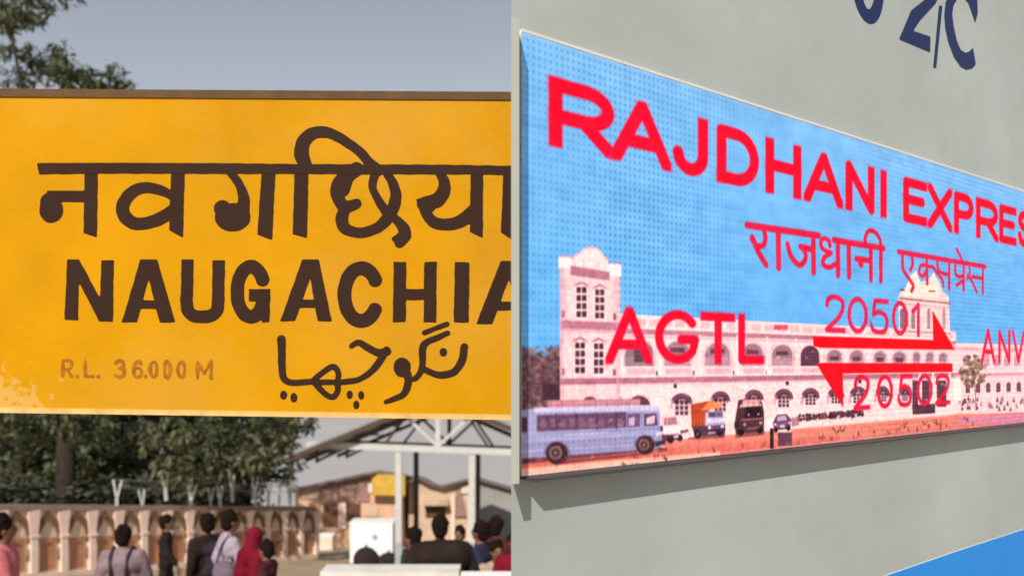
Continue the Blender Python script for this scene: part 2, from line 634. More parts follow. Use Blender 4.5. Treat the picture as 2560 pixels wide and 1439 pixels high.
letter([S(sm(mp(c3, [(560, 215), (430, 300), (330, 420), (320, 540), (385, 690)])), [36, 36, 36, 34, 28]),
        S(mp(c3, [(520, 260), (360, 400)]), 30), S(mp(c3, [(450, 290), (390, 480)]), 34),
        S(sm(mp(c3, [(400, 690), (480, 680), (560, 650)])), [34, 30, 26]),
        S(sm(mp(c3, [(420, 700), (375, 850), (420, 960), (560, 1010), (700, 1000), (850, 930), (970, 800), (1035, 650), (1050, 520), (1010, 380), (940, 270)])), [28, 33, 30, 27, 27, 28, 31, 31, 28, 24, 20]),
        S(sm(mp(c3, [(800, 260), (765, 370), (770, 480), (830, 600), (920, 730)])), [24, 22, 20, 20, 26]),
        S(sm(mp(c3, [(950, 760), (1060, 850), (1150, 960), (1160, 1050), (1100, 1140)])), [22, 22, 30, 34, 26]),
        S(mp(c3, [(1150, 1060), (1040, 1090)]), [34, 16])])
letter([PG(c3(1990, 250), c3(2150, 250), c3(2145, 1080), c3(1980, 1000)),
        S(sm(mp(c3, [(1600, 260), (1660, 380), (1650, 500), (1560, 610), (1400, 650)])), [22, 28, 34, 38, 34]),
        PG(c3(1300, 590), c3(1480, 560), c3(1540, 740), c3(1400, 780)),
        S(sm(mp(c3, [(1360, 640), (1430, 770), (1530, 880), (1680, 910), (1840, 880), (2020, 770)])), [14, 26, 30, 30, 32, 40])])
letter([PG(c3(2400, 250), c3(2560, 250), c3(2550, 1130), c3(2370, 1010))])

# English line
letter([PG((168, 648), (198, 648), (196, 800), (161, 800)), PG((253, 650), (285, 650), (283, 805), (249, 803)), PG((168, 648), (198, 648), (282, 804), (248, 803))])
def bigA(ax0, ax1, fl0, fl1, fr0, fr1, yt, yb, o=0):
    h = yb - yt
    def at(xt, xb, y):
        return xt + (xb - xt) * (y - yt) / h
    y1, y2 = yt + .645 * h, yt + .785 * h
    mid = (ax0 + ax1) / 2
    return [PG((ax0, yt), (ax1, yt), (mid + 2, yt + .25 * h), (fl1, yb), (fl0, yb)), PG((ax0, yt), (ax1, yt), (fr1, yb), (fr0, yb), (mid - 2, yt + .25 * h)),
            PG((at(ax0, fl0, y1) + 18, y1), (at(ax1, fr1, y1) - 18, y1), (at(ax1, fr1, y2) - 18, y2), (at(ax0, fl0, y2) + 18, y2))]
letter(bigA(351, 393, 304, 343, 399, 439, 648, 806))
letter([PG((454, 648), (485, 648), (482, 760), (451, 762)), PG((531, 650), (563, 650), (561, 758), (530, 760)), S(sm([(466, 745), (470, 775), (485, 789), (506, 792), (528, 788), (543, 774), (546, 745)]), 32)])
letter([S(arc(627, 729, 34, 63, -28, -345, 30), [34, 34, 34, 34, 34]), PG((622, 722), (676, 722), (674, 806), (655, 806), (650, 753), (622, 753))])
letter(bigA(756, 797, 700, 738, 794, 830, 648, 803))
letter([S(arc(903, 736, 42, 66, -33, -325, 30), 35)])
letter([PG((984, 654), (1016, 654), (1015, 805), (982, 805)), PG((1060, 654), (1092, 654), (1091, 806), (1059, 806)), PG((1010, 722), (1066, 722), (1066, 750), (1010, 750))])
letter([PG((1137, 655), (1174, 655), (1172, 806), (1134, 806))])
letter(bigA(1252, 1293, 1190, 1231, 1310, 1348, 652, 810))

# Urdu line, right to left
letter([S(sm(mp(c4, [(2290, 400), (2260, 560), (2160, 690), (2000, 715), (1870, 670), (1820, 640)])), [20, 20, 19, 18, 16, 14])])
letter([EL(*c4(2050, 455), 10, 11)], name='dot')
letter([S(sm(mp(c4, [(2100, 240), (1960, 300), (1850, 350), (1810, 430), (1815, 560), (1790, 680), (1720, 760), (1640, 770)])), [13, 16, 18, 20, 17, 16, 14, 12])])
letter([S(mp(c4, [(1835, 235), (2095, 135)]), 13)], name='stroke_mark')
letter([EL(*c4(1580, 630), 22, 25), S(sm(mp(c4, [(1610, 650), (1650, 780), (1600, 930), (1500, 985), (1390, 1025)])), [26, 20, 18, 15, 11])])
letter([S(sm(mp(c4, [(1000, 390), (1080, 345), (1180, 400), (1300, 460), (1410, 450)])), [13, 16, 18, 20, 20]), S(sm(mp(c4, [(1400, 430), (1330, 550), (1230, 670), (1080, 770), (870, 800)])), [18, 19, 17, 15, 15])])
for d in ((980, 940), (1110, 950), (1055, 1055)):
    letter([EL(*c4(*d), 8, 11)], name='dot')
letter([S(sm(mp(c4, [(560, 780), (680, 680), (790, 620), (850, 690), (840, 800), (840, 900), (790, 970), (700, 930), (600, 830), (560, 780)])), 15), S(mp(c4, [(560, 800), (880, 800)]), 14)])
letter([S(sm(mp(c4, [(200, 310), (205, 450), (205, 600), (215, 720), (260, 785), (360, 805), (570, 790)])), [22, 20, 19, 18, 17, 16, 15])])
for d in ((225, 945), (340, 975)):
    letter([EL(*c4(*d), 9, 12)], name='dot')

# faint survey line
def glyph_px(ch, x0, x1, yt, yb, th):
    h = th / 2
    return [S([(x0 + h + (x1 - x0 - th) * a, yb - h - (yb - yt - th) * b) for a, b in st], th) for st in GLYPH[ch]]
GLYPH['3'] = [sm([(.02, .86), (.4, 1), (.9, .92), (.92, .66), (.45, .53)], 5), sm([(.45, .53), (.95, .44), (.98, .12), (.5, 0), (0, .12)], 5)]
GLYPH['6'] = [sm([(.92, .84), (.6, 1), (.15, .8), (0, .35), (.2, .03), (.55, 0), (.95, .15), (.95, .42), (.6, .58), (.15, .46), (.02, .3)], 5)]
GLYPH['M'] = [[(0, 0), (0, 1), (.5, .3), (1, 1), (1, 0)]]
for ch, x0, x1 in (('R', 153, 184), ('L', 209, 236), ('3', 285, 314), ('6', 330, 358), ('0', 371, 397), ('0', 407, 430), ('0', 441, 466), ('M', 490, 532)):
    yt = 896 + (x0 - 150) * .012
    letter(glyph_px(ch, x0, x1, yt, yt + 48, 8.5), 'letter_faint', cell=2.5, wob=1.4)
for x in (194, 246, 364):
    letter([EL(x, 940, 5, 5)], 'letter_faint', name='dot', cell=2)

# ------------------------------------------------------------------ coach side with the lit destination display
D0 = 1.8
WU = np.array([2628.0, 2000.0, 0.0]) / math.hypot(2628, 2000)      # along the coach side
WN = np.array([WU[1], -WU[0], 0.0])                                # out of the coach side
C0 = np.array([-2.0 / FPX * D0, D0, 0.0])

def wall_tz(x, y, off):
    """photo point -> distance along the side and height, on the plane standing `off` proud of the side"""
    a = (x - 1280.0) / FPX
    cx, cy = C0[0] + WN[0] * off, C0[1] + WN[1] * off
    t = (a * cy - cx) / (WU[0] - a * WU[1])
    Y = cy + t * WU[1]
    return t, CAMZ - (y - HZ) * Y / FPX

def wp(t, z, off=0.0):
    p = C0 + WU * t + WN * off
    return (p[0], p[1], z)

def wall_mat():
    m = mat('pale_grey_coach_paint', (0.365, 0.402, 0.392), 0.5, 0.10, 2.0, 0.25, 2.2, 0.3, stain=(0.325, 0.335, 0.30), stain_scale=2.6, stain_amt=0.6)
    return m
M['coach'] = wall_mat()
M['coach_trim'] = mat('grey_green_trim', (0.45, 0.47, 0.42), 0.5, 0.06, 5, 0, None, 0.3)
M['navy'] = mat('navy_lettering', (0.008, 0.017, 0.085), 0.5, 0.1, 9, 0, None, 0.35)
M['blue'] = mat('bright_blue_livery', (0.012, 0.23, 0.68), 0.5, 0.06, 2, 0, None, 0.35)

coach = thing('train_coach', (C0[0] + WU[0] * 1.8, C0[1] + WU[1] * 1.8, gz(2.4) - 0.1), 'pale grey train coach side with navy lettering and a bright blue livery band', 'train coach')
TH = 0.12
TEND = 4.3
back0 = TH * WN[0] * 0 + TH * 1.0
tb = TH * (-WN[0] * -1) / WU[0]                                    # back edge starts on the same sight line as the front edge
fp = [wp(0, 0)[:2], wp(TEND, 0)[:2], wp(TEND, 0, -TH)[:2], wp(TH * WN[0] / WU[0] + 0.004, 0, -TH)[:2]]
MB().prism(fp, gz(2.2) - 0.2, 3.6).obj('side_panel', M['coach'], coach)
MB().prism([wp(0.0, 0, -TH - .0)[:2], wp(TEND, 0, -TH)[:2], wp(TEND, 0, 0.03)[:2], wp(0.0, 0, 0.03)[:2]], 3.603, 3.68).obj('roof_gutter', M['coach_trim'], coach)

# blue livery, an edge running down to the left
bl = [wall_tz(2212, 1439, .0015), wall_tz(2380, 1381, .0015), wall_tz(2560, 1322, .0015)]
sl = (bl[2][1] - bl[0][1]) / (bl[2][0] - bl[0][0])
tz = [(bl[0][0] - 1.2, bl[0][1] - 1.2 * sl), bl[0], bl[1], bl[2], (TEND - .01, bl[2][1] + (TEND - .01 - bl[2][0]) * sl)]
low = gz(2.4) - 0.1
me = bpy.data.meshes.new('blue_band')
me.from_pydata([wp(t, z, .0015) for t, z in tz] + [wp(t, low, .0015) for t, z in reversed(tz)], [], [tuple(range(10))])
me.materials.append(M['blue'])
new_obj('blue_band', me, coach)
M['band_edge'] = mat('white_band_edge', (0.62, 0.68, 0.7), 0.5, 0.1, 9)
me = bpy.data.meshes.new('band_edge')
me.from_pydata([wp(t, z + .004, .001) for t, z in tz] + [wp(t, z - .003, .001) for t, z in reversed(tz)], [], [tuple(range(10))])
me.materials.append(M['band_edge'])
new_obj('band_edge', me, coach)

# painted coach lettering, half cut by the top of the picture: 0 2 / C
KQ = 0.80                                                          # letters are a little stretched along the coach
def coach_glyph(shapes, name='letter'):
    me = sdf_mesh(name, shapes, 0.005, lambda q, z: wp(q / KQ, z, .0012), M['navy'])
    return new_obj(name, me, coach)
def q_of(x, y, off=.0012):
    t, z = wall_tz(x, y, off)
    return t * KQ, z
def poly_w(pts):
    return PG(*[q_of(*p) for p in pts])
w6 = lambda x, y: (1940 + x / 4.111, y / 4.111)
tq = q_of(2170, 58)
coach_glyph([S(arc(tq[0], tq[1] + .145, .062, .122, 0, 360, 40), .047)])
coach_glyph([poly_w([w6(1265, 405), w6(1585, 540), w6(1588, 378), w6(1410, 318), w6(1480, 215), w6(1640, 40), w6(1700, -80), w6(1690, -190), w6(1600, -260), w6(1420, -290), w6(1330, -200), w6(1310, -110), w6(1420, -90), w6(1450, -150), w6(1520, -150), w6(1560, -90), w6(1540, -10), w6(1390, 110)])])
coach_glyph([poly_w([w6(1616, 700), w6(1648, 700), w6(1712, 60), w6(1676, 60)])], name='slash')
coach_glyph([poly_w([w6(1730, 145), w6(1812, 145), w6(1825, 260), w6(1860, 420), w6(1900, 515), w6(1950, 545), w6(1990, 530), w6(2025, 490), w6(2055, 660), w6(2020, 705), w6(1960, 720), w6(1900, 690), w6(1830, 590), w6(1770, 430), w6(1740, 290)]),
             poly_w([w6(1730, 150), w6(1812, 150), w6(1825, 60), w6(1870, -20), w6(1930, -20), w6(1980, 40), w6(2050, 240), w6(2075, 140), w6(2070, 0), w6(2000, -110), w6(1900, -140), w6(1800, -90), w6(1745, 20)])])

# the display
disp = thing('led_display', wp(1.4, wall_tz(1305, 1190, 0.02)[1]), 'long lit destination display with red train name over a picture of a pink station building', 'display')
OFF = 0.020
T0, ZT = wall_tz(1304, 80, OFF)
ZB = wall_tz(1304, 1190, OFF)[1]
T1 = 3.62
W_IMG = 3000
H_IMG = int(W_IMG * (ZT - ZB) / (T1 - T0))
PITCH = (T1 - T0) / W_IMG
IMG = np.zeros((H_IMG, W_IMG, 3), np.float32)

def tex(x, y):                                     # photo point -> picture element on the display
    t, z = wall_tz(x, y, OFF)
    return ((t - T0) / PITCH, (z - ZB) / PITCH)

def paint(shapes, rgb, alpha=1.0, soft=1.6, clip=None):
    x0, y0, x1, y1 = shapes_bbox(shapes)
    i0, i1 = max(0, int(x0) - 4), min(W_IMG, int(x1) + 5)
    j0, j1 = max(0, int(y0) - 4), min(H_IMG, int(y1) + 5)
    if i0 >= i1 or j0 >= j1:
        return
    X, Y = np.meshgrid(np.arange(i0, i1) + .5, np.arange(j0, j1) + .5)
    D = np.full(X.shape, 1e9)
    for s in shapes:
        if s[0] == 's':                            # strokes: letters are stretched along the coach
            s2 = ('s', [(p[0] * KQ, p[1]) for p in s[1]], s[2])
            np.minimum(D, shape_dist(s2, X * KQ, Y), out=D)
        else:
            np.minimum(D, shape_dist(s, X, Y), out=D)
    if clip:
        np.maximum(D, np.maximum(np.maximum(clip[0] - X, X - clip[2]) * KQ, np.maximum(clip[1] - Y, Y - clip[3])), out=D)
    cov = (np.clip(.5 - D / soft, 0, 1) * alpha)[..., None]
    IMG[j0:j1, i0:i1] = IMG[j0:j1, i0:i1] * (1 - cov) + np.array(rgb, np.float32) / 255.0 * cov

def poly(pts, rgb, a=1.0, soft=2.0):
    paint([PG(*[tex(*p) for p in pts])], rgb, a, soft)

def rect(x0, y0, x1, y1, rgb, a=1.0, yr0=None, yr1=None, soft=2.0):   # upright box, right edge may sit at other heights
    poly([(x0, y0), (x1, y0 if yr0 is None else yr0), (x1, y1 if yr1 is None else yr1), (x0, y1)], rgb, a, soft)

def vp(y, x, x2):                                  # carry a level line of the facade from x to x2
    return HZ + (y - HZ) * (3908 - x2) / (3908 - x)

def band(x0, x1, ya, yb, rgb, a=1.0):              # level band; heights given at x0
    poly([(x0, ya), (x1, vp(ya, x0, x1)), (x1, vp(yb, x0, x1)), (x0, yb)], rgb, a)

def arch(x0, x1, yt, yb, rgb, a=1.0, rise=None):
    w = x1 - x0
    h = min(w * .55, yb - yt) if rise is None else rise
    pts = [(x0, yb)] + [((x0 + x1) / 2 - w / 2 * math.cos(math.pi * i / 10), yt + h - h * math.sin(math.pi * i / 10)) for i in range(11)] + [(x1, yb)]
    poly(pts, rgb, a)

def line(pts, wpx, rgb, a=1.0):
    paint([S([tex(*p) for p in pts], wpx)], rgb, a)

PINK, CREAM, MAUVE, DARK = (252, 208, 214), (255, 216, 218), (164, 92, 120), (58, 28, 48)
# sky
jj = np.linspace(0, 1, H_IMG)[:, None, None]
sky = np.array([88, 172, 246], np.float32) * (1 - jj) + np.array([120, 182, 240], np.float32) * jj
IMG[:] = sky / 255.0
r3 = np.random.default_rng(5)
cl = r3.normal(0, 1, (9, 40))
def smooth_field(seed, ny, nx, amp):
    g = np.random.default_rng(seed).normal(0, 1, (ny, nx))
    yi = np.linspace(0, ny - 1.001, H_IMG)
    xi = np.linspace(0, nx - 1.001, W_IMG)
    y0, x0 = yi.astype(int), xi.astype(int)
    fy, fxx = (yi - y0)[:, None], (xi - x0)[None, :]
    fy, fxx = fy * fy * (3 - 2 * fy), fxx * fxx * (3 - 2 * fxx)
    a = g[y0][:, x0] * (1 - fxx) + g[y0][:, x0 + 1] * fxx
    b = g[y0 + 1][:, x0] * (1 - fxx) + g[y0 + 1][:, x0 + 1] * fxx
    return amp * (a * (1 - fy) + b * fy)
IMG += smooth_field(1, 24, 60, .012)[..., None] + smooth_field(2, 60, 30, .010)[..., None]

# trees at the picture's left edge, then the ground
poly([(1290, 868), (1320, 872), (1345, 892), (1365, 888), (1385, 872), (1410, 860), (1410, 1040), (1290, 1040)], (92, 58, 64), .9, 12)
for i in range(260):
    x, y = r3.uniform(1296, 1404), 868 + 165 * r3.uniform(0, 1) ** .8
    poly([(x - 7, y), (x, y - 6), (x + 7, y), (x, y + 6)], [(86, 48, 56), (140, 92, 84), (70, 40, 50), (150, 104, 100)][i % 4], .6)
rect(1355, 960, 1402, 1000, (60, 36, 52), .9)
GR = (230, 132, 116)
poly([(1290, 1120), (1660, 1095), (2080, 1046), (2560, 1024), (2900, 1005), (2900, 1100), (2560, 1060), (1290, 1210)], GR)
poly([(1290, 1150), (1480, 1140), (1660, 1118), (2100, 1088), (2100, 1100), (1660, 1145), (1290, 1175)], (222, 100, 92), .6)
poly([(1290, 1172), (1560, 1148), (1800, 1128), (1800, 1160), (1290, 1210)], (253, 196, 172), .9)
poly([(1640, 1098), (2070, 1056), (2070, 1060), (1640, 1106)], (246, 160, 146), .7)
for i in range(90):                                # streaks in the gravel
    x = r3.uniform(1320, 2500)
    y = vp(r3.uniform(1105, 1190), 1305, x)
    line([(x, y), (x + r3.uniform(10, 50), y - r3.uniform(0, 4))], r3.uniform(1, 2.5), [(200, 84, 78), (250, 168, 150), (214, 104, 96)][i % 3], .45)

# long facade: right wing, main block, tower
poly([(2380, 856), (2900, 872), (2900, 1020), (2380, 1035)], PINK)
poly([(1545, 784), (2390, vp(784, 1545, 2390)), (2390, 1036), (1545, 1110)], CREAM)
band(1545, 2390, 820, 834, MAUVE, .75)
band(1545, 2390, 838, 842, (214, 150, 168), .8)
for i in range(26):                                # parapet panels
    x = 1560 + i * 32
    w = 22
    rect(x, vp(795, 1545, x), x + w, vp(812, 1545, x), (226, 168, 182), .7)
rect(1935, 812, 1970, 824, (220, 60, 90), .9)
# first floor arcade
ARC = [(1562, 1636, 850, 0), (1662, 1728, 853, 1), (1762, 1828, 856, 1), (1855, 1910, 858, 1), (1930, 1984, 861, 1), (2002, 2048, 864, 2), (2067, 2107, 874, 1), (2125, 2160, 875, 1),
       (2185, 2216, 877, 1), (2232, 2266, 878, 1), (2283, 2302, 879, 1), (2315, 2335, 880, 1), (2348, 2368, 881, 1)]
for x0, x1, yt, d in ARC:
    yb = vp(915, 1545, x0)
    arch(x0 - 4, x1 + 4, yt - 4, yb, (236, 182, 194), .9)
    arch(x0, x1, yt, yb, [(150, 122, 136), (188, 140, 160), (84, 48, 68)][d], 1)
    if d < 2:
        arch(x0 + 1, x1 - 4, yt + 1, yt + (yb - yt) * .62, (136, 92, 114), .55)
        line([(x1 - 2, yt + 14), (x1 - 2, yb)], 3, (255, 226, 228), .6)
    if d == 0:
        rect(1585, 868, 1612, 905, (92, 62, 74))
    elif d == 1 and x1 - x0 > 25:
        rect(x0 + (x1 - x0) * .2, yt + 16, x0 + (x1 - x0) * .75, yt + 27, (92, 50, 66), .9)
    rect(x0 + 2, vp(921, 1545, x0), x1, vp(936, 1545, x0), (222, 172, 186), .9)
    line([(x0 - 12, yt - 18), (x0 - 12, vp(942, 1545, x0))], 5, (255, 232, 232), .8)
    line([(x1 + 6, vp(930, 1545, x1)), (x1 + 6, vp(937, 1545, x1))], 5, DARK, .7)
band(1400, 2395, 946, 962, MAUVE, .85)
band(1400, 2395, 962, 967, (226, 168, 180), .8)
# ground floor
for x0, x1, yt, yb in ((1687, 1722, 988, 1040), (1786, 1816, 983, 1030), (1870, 1900, 979, 1020), (1945, 1974, 977, 1020), (2013, 2040, 975, 1014), (2078, 2102, 973, 1010), (2133, 2158, 971, 1010), (2197, 2216, 970, 1006), (2255, 2270, 969, 1004)):
    arch(x0 - 9, x1 + 9, yt - 6, yt + 20, (104, 54, 78), .95, 22)
    arch(x0 - 1, x1 + 3, yt + 4, yt + 24, (60, 30, 48), .8, 18)
    poly([(x0 - 9, yt + 12), (x0 - 3, yt + 12), (x0 - 6, yt + 34), (x0 - 13, yt + 34)], (214, 150, 168), .8)
    rect(x0 - 1, yt + 18, x1 + 1, yb, (246, 204, 210))
    arch(x0 + 3, x1 - 1, yt + 8, yt + 20, (226, 180, 192), .6, 12)
    nx, ny = 3, 3
    for a in range(nx):
        for b in range(ny):
            xx = x0 + (x1 - x0) * (a + .12) / nx
            yy = yt + 12 + (yb - yt - 14) * (b + .1) / ny
            rect(xx, yy, xx + (x1 - x0) * .72 / nx, yy + (yb - yt - 14) * .75 / ny, DARK, .9)
for x in (1688, 1968, 2150):
    rect(x - 4, vp(962, 1545, x), x + 4, vp(974, 1545, x), DARK, .9)
for x0, x1 in ((2281, 2295), (2305, 2324), (2342, 2366)):
    rect(x0, 950, x1, 1016, (86, 46, 62), .95)
for x in (2297, 2330, 2372):
    rect(x, 930, x + 5, 1032, (255, 226, 224), .95)
# right wing
band(2385, 2900, 868, 874, (206, 150, 170), .8)
band(2385, 2900, 934, 941, (214, 140, 160), .9)
for i in range(13):
    x = 2408 + i * 25.5
    arch(x, x + 15, 886, 915, (196, 140, 160), .8)
    arch(x + 6, x + 17, 957 - i * .6, 982 - i * .8, (112, 62, 84), .95)
# dome tower
poly([(2248, 842), (2246, 745), (2252, 726), (2266, 718), (2272, 700), (2286, 684), (2298, 706), (2318, 702), (2334, 682), (2348, 706), (2356, 728), (2372, 742), (2376, 850)], (250, 208, 206))
poly([(2262, 724), (2276, 690), (2290, 676), (2304, 712), (2322, 712), (2334, 680), (2350, 724), (2345, 742), (2262, 740)], (255, 226, 210), .9)
band(2248, 2376, 743, 748, (120, 74, 92), .7)
band(2250, 2374, 757, 760, (190, 130, 148), .8)
for x0, x1, a in ((2250, 2264, .9), (2278, 2288, .7), (2318, 2326, .6), (2356, 2364, .5)):
    arch(x0, x1, 770, 822, (128, 84, 110), a)
rect(2250, 722, 2262, 727, (96, 70, 84), .9)
rect(2322, 726, 2338, 730, (110, 84, 90), .9)
band(2246, 2378, 826, 829, (130, 84, 104), .6)
# tower
poly([(1400, 1012), (1400, 660), (1550, 684), (1550, 800), (1552, 1100), (1400, 1100)], (253, 205, 210))
poly([(1397, 640), (1430, 642), (1430, 672), (1397, 670)], (255, 228, 232))
poly([(1522, 656), (1553, 661), (1553, 692), (1522, 688)], (255, 228, 232))
poly([(1428, 666), (1432, 646), (1448, 634), (1462, 622), (1478, 617), (1494, 622), (1506, 636), (1518, 650), (1524, 680)], (254, 216, 220))
line([(1430, 646), (1447, 634), (1462, 622), (1478, 617), (1494, 622), (1506, 636), (1520, 652)], 3.5, (255, 170, 184), .8)
for x0, x1, ya, yb in ((1397, 1430, 638, 642), (1522, 1553, 655, 659)):
    rect(x0, ya, x1, yb, (214, 130, 150), .9, ya + 2, yb + 2)
poly([(1426, 664), (1524, 680), (1524, 702), (1426, 688)], MAUVE, .8)
poly([(1410, 690), (1416, 690), (1416, 800), (1410, 800)], (230, 176, 188), .8)
poly([(1532, 700), (1538, 700), (1538, 803), (1532, 803)], (230, 176, 188), .8)
poly([(1402, 800), (1548, 806), (1548, 826), (1402, 822)], MAUVE, .8)
poly([(1402, 822), (1548, 826), (1548, 832), (1402, 829)], (226, 164, 180), .9)
band(1400, 1552, 946, 962, MAUVE, .9)
for x0, x1, y0, y1 in ((1440, 1468, 716, 796), (1487, 1512, 722, 799), (1437, 1464, 854, 936), (1484, 1510, 856, 937)):
    line([(x0 - 3, y0 - 2), ((x0 + x1) / 2, y0 - 10), (x1 + 3, y0 - 1)], 4, (150, 84, 112), .85)
    rect(x0 - 2, y0 - 2, x1 + 2, y1 + 2, (255, 224, 226))
    for a in range(2):
        for b in range(4):
            xx = x0 + (x1 - x0) * (a * .5 + .04)
            yy = y0 + (y1 - y0) * (b * .25 + .02)
            rect(xx, yy, xx + (x1 - x0) * .40, yy + (y1 - y0) * .185, (70, 34, 56))
for x, y in ((1408, 785), (1537, 792), (1408, 928), (1536, 930)):
    rect(x - 4, y - 8, x + 4, y + 8, (120, 60, 80), .8)
arch(1453, 1497, 990, 1015, (120, 66, 88))
arch(1570, 1626, 988, 1015, (96, 52, 70))
for i in range(34):
    y = 700 + i * 12
    band(1402, 1548, y, y + 1.6, (226, 160, 176), .28)
for i in range(22):
    y = 850 + i * 11
    band(1552, 2385, y, y + 1.5, (222, 158, 172), .22)
poly([(1400, 668), (1409, 669), (1409, 1010), (1400, 1010)], (206, 140, 164), .45)
poly([(1540, 690), (1551, 692), (1551, 1010), (1540, 1010)], (214, 150, 172), .5)
for i in range(420):
    x = r3.uniform(1404, 2380)
    y = vp(r3.uniform(800, 1075), 1545, x)
    w = r3.uniform(2, 9)
    poly([(x, y), (x + w, y), (x + w, y + r3.uniform(2, 6)), (x, y + 4)], [(206, 140, 160), (255, 236, 232), (170, 104, 130), (244, 190, 196)][i % 4], r3.uniform(.15, .5))
# vehicles in the picture: bus, vans, car, bikes
poly([(1370, 1000), (1600, 996), (1600, 1018), (1370, 1020)], (196, 128, 142))
poly([(1290, 1132), (1640, 1112), (1660, 1122), (1400, 1150), (1290, 1160)], (96, 44, 54), .9)
poly([(1290, 1026), (1335, 1020), (1636, 1012), (1648, 1020), (1650, 1060), (1658, 1092), (1656, 1114), (1640, 1122), (1290, 1146)], (160, 158, 204))
poly([(1290, 1108), (1656, 1084), (1656, 1114), (1640, 1122), (1290, 1146)], (140, 136, 186), .6)
poly([(1335, 1018), (1636, 1011), (1648, 1018), (1648, 1026), (1335, 1030)], (206, 196, 232))
poly([(1342, 1037), (1566, 1029), (1566, 1068), (1342, 1078)], (104, 66, 96))
for i in range(9):
    x = 1352 + i * 24
    poly([(x, 1046), (x + 14, 1045), (x + 16, 1066), (x, 1067)], (140, 104, 134), .6)
poly([(1568, 1034), (1600, 1032), (1600, 1066), (1568, 1068)], (108, 78, 116))
poly([(1572, 1044), (1588, 1040), (1586, 1062), (1572, 1064)], (206, 180, 212), .9)
poly([(1610, 1034), (1641, 1032), (1644, 1062), (1610, 1065)], (88, 60, 90))
poly([(1616, 1044), (1638, 1036), (1636, 1058), (1616, 1061)], (228, 206, 226), .9)
line([(1412, 1086), (1516, 1081)], 2.5, (228, 206, 236), .7)
line([(1305, 1128), (1640, 1108)], 2.5, (214, 190, 226), .8)
rect(1290, 1042, 1318, 1080, (70, 40, 64), .9)
for cx, cy, r_ in ((1392, 1132, 27), (1613, 1112, 23)):
    paint([PG(*[tex(*p) for p in arc(cx, cy, r_, r_ * 1.02, 0, 360, 24)[:-1]])], (84, 52, 58))
    paint([PG(*[tex(*p) for p in arc(cx, cy, r_ * .45, r_ * .45, 0, 360, 20)[:-1]])], (140, 92, 96))
    paint([PG(*[tex(*p) for p in arc(cx, cy, r_ * .25, r_ * .25, 0, 360, 16)[:-1]])], (84, 48, 54))
poly([(1650, 1046), (1664, 1038), (1690, 1038), (1700, 1060), (1712, 1074), (1702, 1094), (1658, 1100)], (238, 196, 210))
poly([(1660, 1044), (1690, 1042), (1694, 1060), (1660, 1064)], (176, 110, 128))
poly([(1654, 1082), (1700, 1078), (1700, 1098), (1656, 1102)], (96, 52, 70))
poly([(1727, 1010), (1775, 1001), (1790, 1004), (1775, 1020), (1764, 1040), (1764, 1070), (1729, 1068)], (190, 72, 44))
poly([(1775, 1002), (1808, 1008), (1800, 1020), (1752, 1026)], (240, 140, 92))
poly([(1764, 1030), (1808, 1028), (1814, 1064), (1764, 1066)], (206, 190, 228))
poly([(1770, 1028), (1806, 1027), (1808, 1042), (1770, 1043)], (132, 116, 156))
poly([(1730, 1066), (1813, 1060), (1812, 1088), (1738, 1092)], (84, 54, 84))
poly([(1770, 1076), (1788, 1075), (1788, 1083), (1770, 1084)], (206, 180, 206), .9)
poly([(1846, 1000), (1870, 994), (1905, 1004), (1910, 1030), (1910, 1078), (1840, 1086), (1836, 1060)], (78, 44, 54))
poly([(1858, 998), (1896, 998), (1900, 1010), (1852, 1016)], (222, 150, 156))
poly([(1862, 1014), (1902, 1012), (1904, 1044), (1862, 1046)], (54, 26, 38))
line([(1852, 1050), (1906, 1046)], 3, (150, 96, 100), .8)
poly([(1932, 1056), (1942, 1036), (1966, 1034), (1978, 1048), (1976, 1070), (1936, 1076)], (104, 62, 96))
poly([(1944, 1040), (1964, 1038), (1968, 1050), (1942, 1052)], (196, 160, 190))
for i in range(26):
    x = 2000 + i * 6.2
    y = 1044 - i * .5
    paint([PG(*[tex(*p) for p in arc(x, y, r3.uniform(4, 7), r3.uniform(6, 11), 0, 360, 10)[:-1]])], [(74, 42, 56), (110, 64, 80), (60, 32, 46)][i % 3], .85)
rect(1925, 1070, 1934, 1120, (44, 24, 36))
rect(1945, 1080, 1980, 1114, (92, 54, 76), 1, 1078, 1112)
rect(1942, 1074, 1978, 1080, (250, 214, 206))
poly([(2280, 1012), (2338, 1008), (2338, 1032), (2282, 1036)], (74, 36, 52), .9)
for i in range(70):                                # people and scooters by the right wing
    x, y = r3.uniform(2385, 2700), r3.uniform(994, 1022) - 0
    poly([(x - 4, y + 6), (x, y - 8), (x + 4, y + 6)], [(120, 60, 80), (176, 110, 124), (90, 48, 66), (240, 190, 200)][i % 4], .8)
poly([(2394, 1042), (2900, 1012), (2900, 1060), (2394, 1058)], (218, 132, 170), .9)
for i in range(80):                                # bare tree
    a, rr = r3.uniform(0, 6.28), r3.uniform(0, 1) ** .6
    x, y = 2432 + 32 * rr * math.cos(a), 928 + 40 * rr * math.sin(a)
    poly([(x - 6, y), (x, y - 6), (x + 6, y), (x, y + 7)], [(126, 96, 72), (96, 66, 56), (156, 124, 96)][i % 3], .7)
line([(2436, 950), (2440, 1010)], 5, (92, 56, 56), .8)
poly([(2384, 950), (2392, 942), (2402, 950), (2402, 1000), (2384, 1005)], (255, 240, 234), .95)
for i in range(34):                                # scrub along the lower edge
    x = r3.uniform(1560, 2440)
    y = vp(1178, 1305, x) - r3.uniform(0, 10)
    poly([(x - 3, y + 4), (x - 1 + r3.uniform(-3, 3), y - 9), (x + 3, y + 4)], (140, 60, 60), .7)

